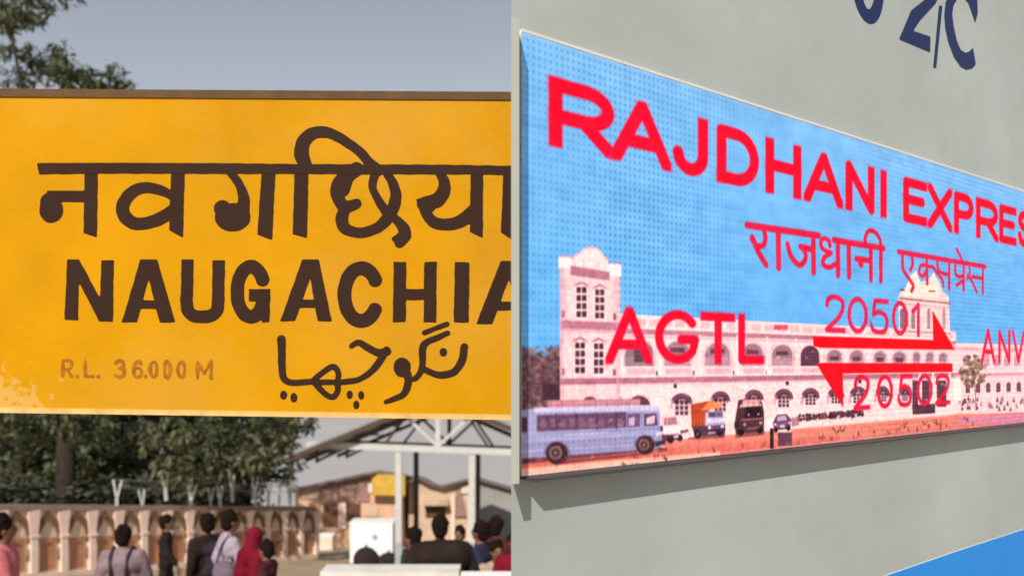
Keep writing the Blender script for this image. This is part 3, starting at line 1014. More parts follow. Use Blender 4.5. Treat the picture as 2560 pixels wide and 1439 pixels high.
# finer detail on the vehicles and the forecourt
def disc(cx, cy, rx, ry, rgb, a=1.0):
    paint([PG(*[tex(*p) for p in arc(cx, cy, rx, ry, 0, 360, 18)[:-1]])], rgb, a)
for cx, cy, rr_ in ((1392, 1132, 34), (1613, 1112, 29)):    # dark wheel arches behind the bus wheels
    poly([(cx - rr_, cy + 4)] + [(cx - rr_ * math.cos(math.pi * k / 8), cy + 2 - rr_ * math.sin(math.pi * k / 8)) for k in range(9)] + [(cx + rr_, cy + 4)], (112, 96, 140), .75)
    disc(cx, cy, rr_ * .80, rr_ * .82, (58, 34, 42))
    disc(cx - 3, cy - 1, rr_ * .50, rr_ * .52, (128, 92, 96))
    disc(cx - 3, cy - 1, rr_ * .30, rr_ * .31, (74, 44, 50))
    disc(cx - 3, cy - 1, rr_ * .12, rr_ * .13, (150, 116, 118))
poly([(1392, 1152), (1640, 1128), (1668, 1118), (1668, 1126), (1560, 1142), (1392, 1160)], (92, 40, 48), .75)
line([(1345, 1084), (1650, 1070)], 1.6, (126, 116, 166), .8)
line([(1345, 1100), (1650, 1084)], 1.2, (196, 188, 228), .7)
for x in (1390, 1440, 1492, 1542):
    line([(x, 1033), (x, 1074)], 1.8, (60, 32, 58), .8)
for k in range(14):
    x = r3.uniform(1346, 1555)
    y = r3.uniform(1042, 1066)
    poly([(x, y), (x + r3.uniform(4, 14), y - 1), (x + r3.uniform(4, 14), y + 5), (x, y + 6)], [(150, 116, 140), (70, 38, 62), (176, 140, 160)][k % 3], .5)
line([(1604, 1030), (1606, 1098)], 1.8, (110, 98, 142), .9)
poly([(1640, 1080), (1656, 1078), (1656, 1086), (1640, 1090)], (236, 226, 244), .8)
poly([(1636, 1104), (1664, 1098), (1664, 1108), (1640, 1116)], (56, 36, 58), .95)
poly([(1650, 1066), (1656, 1062), (1658, 1076), (1652, 1078)], (60, 40, 64), .9)
for k in range(8):
    x = 1376 + k * 28
    line([(x, 1000), (x + 2, 1017)], 1.6, (140, 78, 96), .7)
line([(1370, 1008), (1600, 1003)], 1.6, (226, 164, 172), .8)
# small light van behind the bus
poly([(1658, 1064), (1706, 1060), (1716, 1076), (1706, 1084), (1658, 1086)], (252, 226, 230), .95)
disc(1676, 1098, 9, 9, (52, 28, 40)); disc(1700, 1094, 7, 8, (52, 28, 40))
poly([(1684, 1088), (1696, 1087), (1696, 1093), (1684, 1094)], (244, 226, 232), .9)
line([(1668, 1046), (1668, 1062)], 2, (244, 210, 220), .8)
poly([(1700, 1076), (1720, 1072), (1722, 1078), (1702, 1084)], (80, 44, 60), .8)
# orange-topped lorry
poly([(1722, 1092), (1812, 1084), (1812, 1094), (1720, 1098)], (120, 56, 58), .7)
for k in range(4):
    line([(1732 + k * 8, 1012 - k), (1732 + k * 8, 1066)], 1.4, (136, 44, 30), .6)
line([(1727, 1030), (1764, 1026)], 1.6, (150, 52, 32), .6)
poly([(1773, 1031), (1788, 1030), (1788, 1041), (1773, 1042)], (80, 62, 96), .9)
poly([(1791, 1030), (1804, 1029), (1806, 1040), (1791, 1041)], (110, 92, 130), .9)
line([(1768, 1052), (1811, 1049)], 2.2, (236, 228, 250), .9)
line([(1770, 1060), (1811, 1057)], 2, (150, 134, 176), .9)
for k in range(5):
    line([(1776 + k * 6.4, 1063), (1776 + k * 6.4, 1071)], 1.5, (190, 176, 214), .8)
disc(1774, 1068, 4, 4, (250, 236, 240)); disc(1806, 1065, 4, 4, (250, 236, 240))
disc(1744, 1084, 9, 11, (46, 26, 40)); disc(1800, 1080, 8, 10, (46, 26, 40)); disc(1744, 1084, 4, 5, (110, 80, 96))
poly([(1766, 1074), (1814, 1070), (1814, 1076), (1766, 1080)], (60, 40, 66), .95)
# dark lorry
poly([(1838, 1086), (1912, 1078), (1912, 1086), (1838, 1094)], (112, 50, 52), .7)
poly([(1848, 1018), (1852, 1010), (1900, 1007), (1906, 1014)], (244, 190, 186), .9)
for k in range(7):
    x = 1856 + k * 7
    line([(x, 1006), (x + 1, 1015)], 2, (252, 214, 204) if k % 2 else (160, 84, 92), .9)
poly([(1866, 1018), (1880, 1017), (1881, 1036), (1866, 1037)], (36, 18, 30), .95)
poly([(1884, 1017), (1899, 1016), (1900, 1035), (1884, 1036)], (44, 22, 34), .95)
disc(1872, 1036, 3, 3, (206, 150, 160)); disc(1896, 1034, 3, 3, (206, 150, 160))
line([(1856, 1048), (1906, 1044)], 2.4, (176, 112, 120), .9)
for k in range(6):
    line([(1864 + k * 7, 1050), (1864 + k * 7, 1066)], 1.4, (112, 70, 80), .7)
disc(1862, 1060, 4, 4, (190, 140, 150)); disc(1902, 1056, 4, 4, (190, 140, 150))
disc(1852, 1080, 8, 9, (34, 18, 28)); disc(1900, 1074, 7, 9, (34, 18, 28))
poly([(1836, 1056), (1848, 1050), (1848, 1066), (1836, 1070)], (60, 30, 44), .9)
poly([(1868, 1068), (1900, 1065), (1900, 1070), (1868, 1074)], (150, 96, 104), .7)
# dark car and the board in front of it
disc(1940, 1074, 5, 6, (30, 16, 28)); disc(1971, 1070, 5, 6, (30, 16, 28))
poly([(1934, 1058), (1978, 1053), (1978, 1058), (1934, 1063)], (160, 116, 150), .6)
poly([(1950, 1062), (1962, 1061), (1962, 1067), (1950, 1068)], (246, 226, 236), .9)
disc(1938, 1060, 3, 3, (230, 196, 216)); disc(1974, 1056, 3, 3, (230, 196, 216))
poly([(1978, 1044), (1996, 1040), (1998, 1062), (1980, 1066)], (150, 90, 108), .7)
for k in range(5):
    line([(1949, 1086 + k * 5.4), (1976, 1084 + k * 5.4)], 1.2, (128, 88, 108), .6)
# scooters: dark lumps with bright glints
for k in range(60):
    x = r3.uniform(1996, 2160)
    y = 1046 - (x - 1996) * .09 + r3.uniform(-9, 8)
    disc(x, y, r3.uniform(2, 4), r3.uniform(2, 5), [(52, 26, 40), (236, 196, 196), (96, 50, 66), (40, 20, 32)][k % 4], .8)
for k in range(240):                               # pebbles and tyre marks
    x = r3.uniform(1300, 2540)
    y = vp(r3.uniform(1112, 1188), 1305, x)
    disc(x, y, r3.uniform(1.5, 5), r3.uniform(.8, 2), [(196, 96, 88), (252, 176, 156), (212, 112, 98)][k % 3], .4)
for (x, y) in ((2092, 1082), (2106, 1078), (2262, 1068), (2310, 1062), (2344, 1060), (2420, 1052), (1566, 1168), (1590, 1170), (1666, 1150)):
    for k in range(5):
        line([(x, y), (x + r3.uniform(-12, 12), y - r3.uniform(4, 16))], 1.8, (64, 32, 40), .85)

# red lettering on the display
RED = (255, 4, 44)
def word(chars, yt0, yb0, xref, th, rgb, a=1.0):
    """letters whose heights are given at photo column xref and stay level on the board"""
    zt, zb = tex(xref, yt0)[1], tex(xref, yb0)[1]
    for ch, x0, x1 in chars:
        a0, a1 = tex(x0, 900)[0] * KQ, tex(x1, 900)[0] * KQ
        h = th / 2
        out = []
        for st in GLYPH[ch]:
            pts = [((a0 + h + (a1 - a0 - th) * u) / KQ, zb + h + (zt - zb - th) * v) for u, v in st]
            for e, f in ((0, 1), (-1, -2)):         # square ends: run past the cap height and trim
                if ch not in 'S' and (st[e][1] in (0, 1) or st[e][0] in (0, 1)):
                    dx, dy = (pts[e][0] - pts[f][0]) * KQ, pts[e][1] - pts[f][1]
                    L = math.hypot(dx, dy) + 1e-9
                    pts[e] = (pts[e][0] + dx / L * th * 1.2 / KQ, pts[e][1] + dy / L * th * 1.2)
            out.append(S(pts, th))
        box_ = (a0 / KQ, zb, a1 / KQ, zt)
        paint(out, (190, 60, 120), a * .5, 6.0, (box_[0] - 4, box_[1] - 3, box_[2] + 4, box_[3] + 3))
        paint(out, rgb, a, 2.5, box_)
raj = [('R', 1372, 1538), ('A', 1528, 1678), ('J', 1682, 1770), ('D', 1792, 1897), ('H', 1914, 2003), ('A', 2010, 2107), ('N', 2114, 2186), ('I', 2196, 2222),
       ('E', 2258, 2317), ('X', 2320, 2380), ('P', 2385, 2434), ('R', 2440, 2496), ('E', 2498, 2541), ('S', 2544, 2586), ('S', 2589, 2630)]
word(raj, 190, 364, 1375, 27.5, RED)
word([('A', 1514, 1630), ('G', 1638, 1750), ('T', 1752, 1837), ('L', 1846, 1910)], 768, 909, 1575, 19.5, (250, 8, 48))
word([('2', 2062, 2113), ('0', 2119, 2169), ('5', 2176, 2221), ('0', 2230, 2270), ('1', 2276, 2309)], 736, 831, 2085, 13, (222, 30, 80))
word([('2', 2134, 2175), ('0', 2192, 2232), ('5', 2245, 2280), ('0', 2292, 2331), ('2', 2338, 2375)], 936, 1024, 2155, 12.5, (232, 20, 60))
word([('A', 2452, 2488), ('N', 2496, 2526), ('V', 2530, 2562), ('T', 2562, 2592)], 822, 908, 2470, 15, (236, 24, 64))
paint([PG(*[tex(*p) for p in ((2032, 840), (2333, 850), (2331, 776), (2387, 874), (2050, 869), (2034, 864))])], (255, 2, 22), 1, 2.5)
paint([PG(*[tex(*p) for p in ((2040, 907), (2381, 908), (2382, 929), (2107, 933), (2108, 1018))])], (255, 2, 22), 1, 2.5)
c5 = lambda x, y: (1840 + x / 3.556, 360 + y / 3.556)
def hindi(strokes, w, rgb):
    sh = [S([tex(*c5(*p)) for p in st], ww * w) for st, ww in strokes]
    paint(sh, (170, 70, 130), .45, 5.0)
    paint(sh, rgb, 1, 2.0)
hindi([([(100, 722), (735, 815)], 1.15), ([(870, 855), (1312, 928)], 1.15),
       (sm([(250, 770), (262, 850), (235, 905), (185, 900), (140, 845)]), .95), (sm([(145, 830), (200, 960), (268, 1075)]), 1.05),
       ([(375, 790), (380, 1100)], 1.15),
       (sm([(458, 890), (490, 1000), (560, 1075), (605, 1045), (620, 985), (590, 925)]), 1.0), ([(575, 915), (685, 940)], 1.1), ([(687, 840), (690, 1140)], 1.15),
       (sm([(835, 905), (825, 860), (785, 840), (755, 870), (770, 930), (845, 970)]), .85), (sm([(845, 970), (785, 1010), (775, 1070), (830, 1095), (900, 1060)]), .95), ([(905, 880), (908, 1165)], 1.15),
       ([(1002, 900), (1005, 1180)], 1.15),
       ([(1070, 1020), (1195, 1038)], 1.1), ([(1100, 1035), (1112, 1070)], 1.4), ([(1198, 930), (1200, 1205)], 1.1),
       ([(1288, 940), (1288, 1215)], 1.1), (sm([(1290, 920), (1275, 840), (1230, 780), (1180, 775), (1150, 830), (1150, 900)]), .9)], 14, (226, 24, 66))
hindi([([(1445, 958), (2215, 1090)], 1.2),
       (sm([(1480, 985), (1485, 1110), (1540, 1200), (1575, 1260), (1560, 1305)]), 1.0), (sm([(1565, 1000), (1570, 1070), (1550, 1120)]), 1.0),
       ([(1695, 1020), (1700, 1240)], 1.0), (sm([(1690, 1075), (1640, 1085), (1630, 1150), (1665, 1175), (1695, 1120)]), .9), (sm([(1700, 1090), (1750, 1095), (1790, 1150), (1830, 1200), (1845, 1260)]), .9),
       (sm([(1790, 1050), (1800, 1120), (1840, 1150)]), .9), ([(1835, 1150), (1890, 1160)], .9), ([(1895, 1060), (1895, 1290)], 1.0),
       (sm([(1950, 1080), (1950, 1150), (1985, 1180), (2020, 1170)]), .9), ([(2025, 1080), (2022, 1300)], 1.0), ([(1960, 1255), (2020, 1215)], .9),
       (sm([(1962, 935), (1995, 1000), (2010, 1040)]), .9),
       (sm([(2072, 1070), (2078, 1130), (2070, 1180), (2052, 1196)]), .8), (sm([(2060, 1170), (2095, 1215), (2140, 1315)]), .9), ([(2100, 1178), (2192, 1196)], .9), ([(2195, 1095), (2195, 1325)], 1.0)], 12.5, (222, 30, 80))

# pixel structure of the panel
tt = (np.arange(W_IMG) + .5) * PITCH
zz = (np.arange(H_IMG) + .5) * PITCH
LP = 0.0172
gx_ = np.abs(((tt / LP) % 1) - .5) * 2
gz_ = np.abs(((zz / LP) % 1) - .5) * 2
dots = (.5 - .5 * np.cos(math.pi * gx_))[None, :] ** 1.3 * (.5 - .5 * np.cos(math.pi * gz_))[:, None] ** 1.3
left = np.clip(1.25 - tt / 1.3, 0, 1)[None, :]
patchy = 0.7 + .3 * np.clip(smooth_field(9, 5, 9, 1.0), -1, 1)
lum = IMG.mean(-1)
IMG += (smooth_field(4, 150, 520, .030) * (0.35 + lum))[..., None] * (1 - np.clip((IMG[..., 2] - IMG[..., 0]) * 3, 0, .85))[..., None]
IMG += smooth_field(31, 40, 120, .012)[..., None]
for _ in range(1):                                 # the picture itself is coarse
    for ax in (0, 1):
        IMG = (np.roll(IMG, 2, ax) + np.roll(IMG, 1, ax) + IMG + np.roll(IMG, -1, ax) + np.roll(IMG, -2, ax)) / 5
IMG *= (1 - .23 * dots * left * patchy * np.clip(.45 + 2.2 * (IMG[..., 2] - IMG[..., 0]), .3, 1))[..., None]
IMG *= (1 - .07 * (1 - left) * np.clip((1 - gz_) * 2 - .7, 0, 1)[:, None] * patchy)[..., None]
IMG *= (1 - .035 * (1 - left) * np.clip((1 - gx_) * 2 - .9, 0, 1)[None, :])[..., None]
np.clip(IMG, 0, 1, out=IMG)

def display_material():
    im = bpy.data.images.new('display_picture', W_IMG, H_IMG, alpha=False)
    a = np.ones((H_IMG, W_IMG, 4), np.float32)
    a[..., :3] = IMG
    im.pixels.foreach_set(a.ravel())
    im.update()
    m = bpy.data.materials.new('led_picture')
    m.use_nodes = True
    nt = m.node_tree
    b = nt.nodes['Principled BSDF']
    t = nt.nodes.new('ShaderNodeTexImage')
    t.image = im
    t.extension = 'EXTEND'
    nt.links.new(t.outputs['Color'], b.inputs['Base Color'])
    nt.links.new(t.outputs['Color'], b.inputs['Emission Color'])
    b.inputs['Emission Strength'].default_value = EMIT
    b.inputs['Roughness'].default_value = 0.7
    b.inputs['Specular IOR Level'].default_value = 0.1
    return m
EMIT = 0.11
me = bpy.data.meshes.new('screen')
V = [wp(T0, ZB, OFF), wp(T1, ZB, OFF), wp(T1, ZT, OFF), wp(T0, ZT, OFF)] + [wp(T0, ZB, .0), wp(T1, ZB, .0), wp(T1, ZT, .0), wp(T0, ZT, .0)]
me.from_pydata(V, [], [(0, 1, 2, 3), (4, 5, 1, 0), (3, 2, 6, 7), (1, 5, 6, 2), (0, 3, 7, 4)])
uv = me.uv_layers.new()
for li, c in enumerate(((0, 0), (1, 0), (1, 1), (0, 1))):
    uv.data[li].uv = c
me.materials.append(display_material())
M['bezel'] = mat('pale_aluminium_trim', (0.62, 0.62, 0.60), 0.45, 0.06, 8, 0, None, 0.4)
M['bezel_shade'] = mat('shade_toned_lower_trim', (0.05, 0.053, 0.06), 0.6, 0.1, 9)  # near-black colour paints shade onto the lip under the display
me.materials.append(M['bezel'])
for i in range(1, 5):
    me.polygons[i].material_index = 1
new_obj('screen', me, disp)

def wall_box(t0, t1, z0, z1, o0, o1):
    q = [wp(t0, 0, o0)[:2], wp(t1, 0, o0)[:2], wp(t1, 0, o1)[:2], wp(t0, 0, o1)[:2]]
    return MB().prism(q, z0, z1)
wall_box(T0 + .002, T1, ZB - .007, ZB - .001, .001, .066).obj('lower_edge', M['bezel_shade'], disp)  # coloured to read as part of the shadow below the display
wall_box(T0 + .002, T1, ZT + .001, ZT + .008, .001, .0205).obj('upper_edge', M['bezel'], disp)
wall_box(T1 + .001, T1 + .03, ZB - .007, ZT + .009, .001, .05).obj('end_edge', M['bezel'], disp)
# upright strip at the near end, in front of the display
PP = 0.082
tl = -PP * WN[0] / WU[0]
yl = C0[1] + WN[1] * PP
wid = 25.5 / FPX * (C0[1] - 1.2 * PP) / WU[0] * .80
z0 = CAMZ - (1210 - HZ) * (yl + tl * WU[1]) / FPX
z1 = CAMZ - (58 - HZ) * yl / FPX
strip_fp = [wp(0, 0, .0005)[:2], wp(tl, 0, PP)[:2], wp(tl + wid, 0, PP)[:2], wp(wid * 1.05, 0, .0005)[:2]]
MB().prism(strip_fp, z0, z1).obj('end_strip', M['coach_trim'], disp)

# ------------------------------------------------------------------ arcaded boundary wall running away to the right
def XY(px, Y):
    return np.array([(px - 1280) * Y / FPX, Y])
WA, WB = XY(0, 21.7), XY(806, 32.5)
wd = (WB - WA) / np.linalg.norm(WB - WA)
wnrm = np.array([wd[1], -wd[0]])                   # faces the platform
WANG = math.atan2(wd[1], wd[0])
BAY = 0.86
WH = 2.0
n_before = 4
n_bays = int(np.linalg.norm(WB - WA) / BAY) + n_before
slope_w = (gz(WB[1]) - gz(WA[1])) / np.linalg.norm(WB - WA)
wall = thing('boundary_wall', (WA[0], WA[1], gz(WA[1])), 'cream and terracotta boundary wall with a long row of pointed blind arches', 'wall', rz=WANG)
# local frame of the wall: x along it, -y towards the platform
def wl(i, dx=0.0):
    return (i - n_before) * BAY + dx
xs0, xs1 = wl(0), wl(n_bays)
sx = lambda x: slope_w * x
mb = MB()
mb.extrude([(xs0, 0, sx(xs0) - .4), (xs1, 0, sx(xs1) - .4), (xs1, 0, sx(xs1) + WH - .1), (xs0, 0, sx(xs0) + WH - .1)], (0, .22, 0))
me = mb.mesh('wall_body', M['cream'])
share(me, 'wall_body', (0, 0, 0), wall)
mb = MB().extrude([(xs0, -.10, sx(xs0) + WH - .097), (xs1, -.10, sx(xs1) + WH - .097), (xs1, -.10, sx(xs1) + WH + .05), (xs0, -.10, sx(xs0) + WH + .05)], (0, .42, 0))
share(mb.mesh('coping', M['mauve']), 'coping', (0, 0, 0), wall)
mb = MB().extrude([(xs0, -.14, sx(xs0) - .4), (xs1, -.14, sx(xs1) - .4), (xs1, -.14, sx(xs1) + .16), (xs0, -.14, sx(xs0) + .16)], (0, .137, 0))
share(mb.mesh('plinth', M['cream']), 'plinth', (0, 0, 0), wall)

def ogee(w, z0, zs, zt, n=9):                       # half outline of a pointed arch from the springing to the tip
    pts = [(w, z0), (w, zs)]
    for i in range(1, n + 1):
        t = i / n
        pts.append((w * (1 - t ** 1.5), zs + (zt - zs) * (t ** .8)))
    return pts
ho = ogee(.40, .95, 1.16, 1.88)
hi = ogee(.27, .95, 1.10, 1.68)
mb = MB()
for s in (-1, 1):
    for i in range(len(ho) - 1):
        q = [(s * ho[i][0], -.07, ho[i][1]), (s * ho[i + 1][0], -.07, ho[i + 1][1]), (s * hi[i + 1][0], -.07, hi[i + 1][1]), (s * hi[i][0], -.07, hi[i][1])]
        mb.extrude(q, (0, .069, 0))
me_arch = mb.mesh('arch_moulding', M['brown'])
me_panel = MB().box(-.19, -.035, .22, .19, -.001, 1.12).mesh('niche_panel', M['terracotta'])
mb = MB()
mb.box(-.095, -.135, .16, .095, -.001, 1.15).prism([(-.13, -.16), (.13, -.16), (.13, -.001), (-.13, -.001)], 1.152, 1.22)
mb.extrude([(-.10, -.12, 1.222), (.10, -.12, 1.222), (.17, -.12, 1.895), (-.17, -.12, 1.895)], (0, .119, 0))
me_pil = mb.mesh('pilaster', M['peach'])
me_br = MB().extrude([(-.02, -.05, .45), (.05, -.05, .47), (.08, -.05, .66), (.03, -.05, .78), (.015, -.05, .62)], (0, .049, 0)).mesh('wall_bracket', M['brown'])
for i in range(n_bays):
    x = wl(i, BAY / 2)
    share(me_arch, 'arch_moulding', (x, 0, sx(x)), wall)
    share(me_panel, 'niche_panel', (x, 0, sx(x)), wall)
    share(me_br, 'wall_bracket', (x + .30, 0, sx(x)), wall)
    x = wl(i + 1)
    share(me_pil, 'pilaster', (x, 0, sx(x)), wall)
# forked iron posts for wire along the coping
mb = MB()
mb.bar((0, .1, WH + .04), (0, .1, WH + .38), .09, .09)
mb.bar((0, .1, WH + .34), (-.13, .1, WH + .98), .06, .06).bar((0, .1, WH + .34), (.15, .1, WH + .95), .06, .06)
me_post = mb.mesh('wire_post', M['white_post'])
post_px = (288, 374, 428, 462, 494, 527, 560, 588, 622, 652, 674, 696, 716, 735, 752)
tips = []
for px in post_px:
    a = (px - 1280) / FPX
    s_ = (a * WA[1] - WA[0]) / (wd[0] - a * wd[1])
    o = share(me_post, 'wire_post', (s_, 0, sx(s_)), wall, random.uniform(-.5, .5))
    o.rotation_euler = (random.uniform(-.06, .06), random.uniform(-.10, .10), random.uniform(-.5, .5))
    o.scale = (random.uniform(.65, 1.05), .8, random.uniform(.85, 1.12))
    tips.append(s_)
for dz, dy in ((.62, .1), (.86, .1)):
    mb = MB()
    mb.tube([(s_, dy + .02 * math.sin(s_ * 3), sx(s_) + WH + dz - .04 * math.sin(s_ * 1.7) ** 2) for s_ in tips], .012, 5)
    share(mb.mesh('wire', M['wire']), 'wire', (0, 0, 0), wall)

# ------------------------------------------------------------------ trees
def leaf_cloud(name, clumps, per, leaf, aspect, droop, seed, material, twig=9):
    """rosettes of leaves through the volume of the given clumps (centre, radius xyz)"""
    r = np.random.default_rng(seed)
    tips = []
    for c, rad, wgt in clumps:
        n = max(3, int(per * wgt))
        d = r.normal(0, 1, (n, 3))
        d /= np.linalg.norm(d, axis=1)[:, None]
        k = r.uniform(.35, 1.0, (n, 1)) ** .6
        tips.append(np.array(c) + d * k * np.array(rad))
    T = np.concatenate(tips)
    n = len(T)
    base = np.repeat(T, twig, 0) + r.normal(0, leaf * .22, (n * twig, 3))
    a = r.uniform(0, 2 * np.pi, n * twig)
    e = r.normal(-droop, .45, n * twig)
    dirv = np.stack([np.cos(a) * np.cos(e), np.sin(a) * np.cos(e), np.sin(e)], 1)
    side = np.stack([-np.sin(a), np.cos(a), np.zeros_like(a)], 1)
    tw = r.uniform(-.7, .7, n * twig)
    upv = np.cross(side, dirv)
    side = side * np.cos(tw)[:, None] + upv * np.sin(tw)[:, None]
    L = leaf * r.uniform(.4, 1.4, (n * twig, 1))
    W = L * aspect
    mid = base + dirv * L * .5
    V = np.stack([base, mid + side * W * .5 - upv * L * .06, base + dirv * L, mid - side * W * .5 - upv * L * .06], 1).reshape(-1, 3)
    N = n * twig
    me = bpy.data.meshes.new(name)
    me.vertices.add(N * 4)
    me.vertices.foreach_set('co', V.astype(np.float32).ravel())
    me.loops.add(N * 4)
    me.loops.foreach_set('vertex_index', np.arange(N * 4, dtype=np.int32))
    me.polygons.add(N)
    me.polygons.foreach_set('loop_start', np.arange(0, N * 4, 4, dtype=np.int32))
    me.polygons.foreach_set('loop_total', np.full(N, 4, np.int32))
    me.materials.append(material)
    me.update()
    me.validate()
    return me

def clump_px(px, py, rpx, Y, depth=None, wgt=1.0):
    p = P(px, py, Y)
    r = rpx * Y / FPX
    return (tuple(p), (r, depth or r, r * .8), wgt)

def tree(name, px, Y, label, cat, clumps, trunk_r, top_py, limbs, per, leaf, aspect, droop, seed, leafmat, group=None, twig=9):
    b = Vector(((px - 1280) * Y / FPX, Y, gz(Y) - .1))
    t = thing(name, b, label, cat, group)
    top = P(px + 6, top_py, Y)
    mid = b.lerp(top, .5) + Vector((.06, 0, 0))
    MB().tube([b, b + Vector((0, 0, .5)), mid, top], [trunk_r * 1.45, trunk_r * 1.08, trunk_r * .92, trunk_r * .7], 12).obj('trunk', M['bark'], t, True)
    for (lx, ly, lY) in limbs:
        e = P(lx, ly, lY)
        m2 = top.lerp(e, .5) + Vector((0, 0, (e - top).length * .10))
        MB().tube([top - Vector((0, 0, trunk_r * .6)), m2, e], [trunk_r * .5, trunk_r * .3, trunk_r * .09], 8).obj('limb', M['bark'], t, True)
    o = new_obj('crown', leaf_cloud('crown', clumps, per, leaf, aspect, droop, seed, leafmat, twig), t)
    o['kind'] = 'stuff'
    return t

rt = random.Random(4)
cl = []
for x, y, r_, w in ((0, -40, 90, 1), (55, 12, 46, .55), (105, 5, 30, .3), (150, -22, 36, .3), (190, -30, 24, .2), (96, 46, 22, .14), (20, 62, 30, .3),
                    (20, 165, 80, 1), (95, 165, 60, .8), (165, 178, 46, .6), (205, 205, 50, .6), (262, 205, 34, .45), (302, 205, 24, .3), (150, 125, 26, .2), (285, 168, 12, .08),
                    (-90, 60, 150, 1.2), (-160, 220, 170, 1.2), (-40, 330, 150, 1.1), (110, 310, 130, 1.1), (240, 300, 80, .8)):
    cl.append(clump_px(x, y, r_, 27 + rt.uniform(-1.5, 1.5), None, w))
for y, xr in ((430, 380), (560, 480), (690, 560), (820, 650), (930, 700)):
    x = -120
    while x < xr:
        cl.append(clump_px(x + rt.uniform(-25, 25), y + rt.uniform(-30, 30), 95, 27 + rt.uniform(-2.5, 2.5), None, .5))
        x += 120
for x, y, r_, w in ((-40, 1060, 80, .8), (50, 1085, 70, .8), (215, 1060, 70, .9), (320, 1085, 75, 1), (420, 1095, 72, 1), (520, 1090, 75, 1.1), (610, 1085, 75, 1.1), (690, 1065, 62, 1),
                    (742, 1050, 46, .7), (705, 1120, 42, .6), (640, 1150, 45, .6), (540, 1160, 45, .5), (430, 1165, 45, .45), (10, 1150, 55, .5), (95, 1010, 70, .7), (700, 990, 80, .8), (600, 1000, 90, .9)):
    cl.append(clump_px(x, y, r_, 27.5 + rt.uniform(-2.0, 1.0), None, w))
tree('broadleaf_tree', 158, 27, 'tall dark green tree with drooping leaves spreading behind the yellow sign', 'tree', cl, .36, 985,
     [(60, 560, 27), (-60, 200, 27), (110, 240, 26.5), (320, 720, 26.5), (520, 950, 26), (640, 1060, 27), (230, 300, 27.5), (20, 40, 27), (-120, 800, 28)], 46, .30, .36, .55, 21, M['leaf'])
# darker trees behind
bgs = []
for k, (px, Y, lab) in enumerate(((40, 40, 'dark evergreen tree behind the left end of the boundary wall'), (330, 43, 'dark leafy tree behind the middle of the boundary wall'), (620, 45, 'dark leafy tree behind the far stretch of the boundary wall'))):
    cl = []
    for x in range(px - 220, px + 221, 70):
        for y in (820, 920, 1010, 1090, 1160, 1215):
            if (x - px) ** 2 / 210 ** 2 + (y - 1010) ** 2 / 260 ** 2 < 1.15 and not (x > 690 and y > 1130) and x < 735 - max(0, (y - 1100)) * .6:
                cl.append(clump_px(x + rt.uniform(-20, 20), y + rt.uniform(-15, 15), 58, Y + rt.uniform(-2, 2), None, 1))
    tree('background_tree', px, Y, lab, 'tree', cl, .3, 1120, [(px - 80, 980, Y), (px + 90, 960, Y), (px, 880, Y)], 60, .46, .5, .3, 40 + k, M['leaf_olive'], 'trees behind the boundary wall')
# shrubs right behind the wall
for k in range(7):
    s_ = -3.6 + k * 2.25
    c = WA + wd * s_ - wnrm * 1.35
    g = sx(s_) + gz(WA[1])
    cl = [((c[0] + rt.uniform(-.6, .6), c[1] + rt.uniform(-.4, .4), g + h), (.85, .7, .5), 1) for h in (.5, 1.1, 1.7, 2.15 + rt.uniform(-.1, .3)) for _ in (0, 1)]
    where = ['leftmost in the row', 'second from the left', 'third from the left', 'in the middle of the row', 'third from the right', 'second from the right', 'rightmost in the row'][k]
    t = thing('shrub', (c[0], c[1], g - .1), 'dark dense shrub growing behind the arched wall, ' + where, 'shrub', 'shrubs behind the boundary wall')
    for d in (-.25, .05, .3):
        MB().tube([(c[0] + d * .3, c[1], g - .1), (c[0] + d * 2, c[1], g + 1.5)], [.05, .02], 6).obj('stem', M['bark'], t)
    new_obj('foliage', leaf_cloud('foliage', cl, 26, .30, .5, .2, 70 + k, M['leaf_dark']), t)['kind'] = 'stuff'

# ------------------------------------------------------------------ platform canopy
CY = 27.0
def cp(px, py, Y=CY, back=0.0):                     # a point of the front truss, moved `back` metres downhill
    p = P(px, py, Y)
    return Vector((p.x, p.y + back, p.z - .085 * back))
can = thing('platform_canopy', (P(1095, 1120, CY).x, CY + 2.5, gz(CY + 2.5)), 'grey steel platform canopy with a pitched roof on slender posts', 'canopy')
EL_, RG, ER = (694, 1156), (1095, 992), (1496, 1156)
DEP = 5.5
for (a, b) in ((EL_, RG), (RG, ER)):
    q = [cp(*a, back=-.5), cp(*b, back=-.5), cp(b[0], b[1] - 7, back=-.5), cp(a[0], a[1] - 7, back=-.5)]
    MB().extrude(q, cp(*a, back=DEP) - cp(*a, back=-.5)).obj('roof_sheet', M['roof'], can)
    # gutter board along the front slope
    MB().bar(cp(a[0], a[1] + 5, back=-.5), cp(b[0], b[1] + 5, back=-.5), .05, .16).obj('barge_board', M['steel_dark'], can)
posts_px = (997, 1180, 1363)
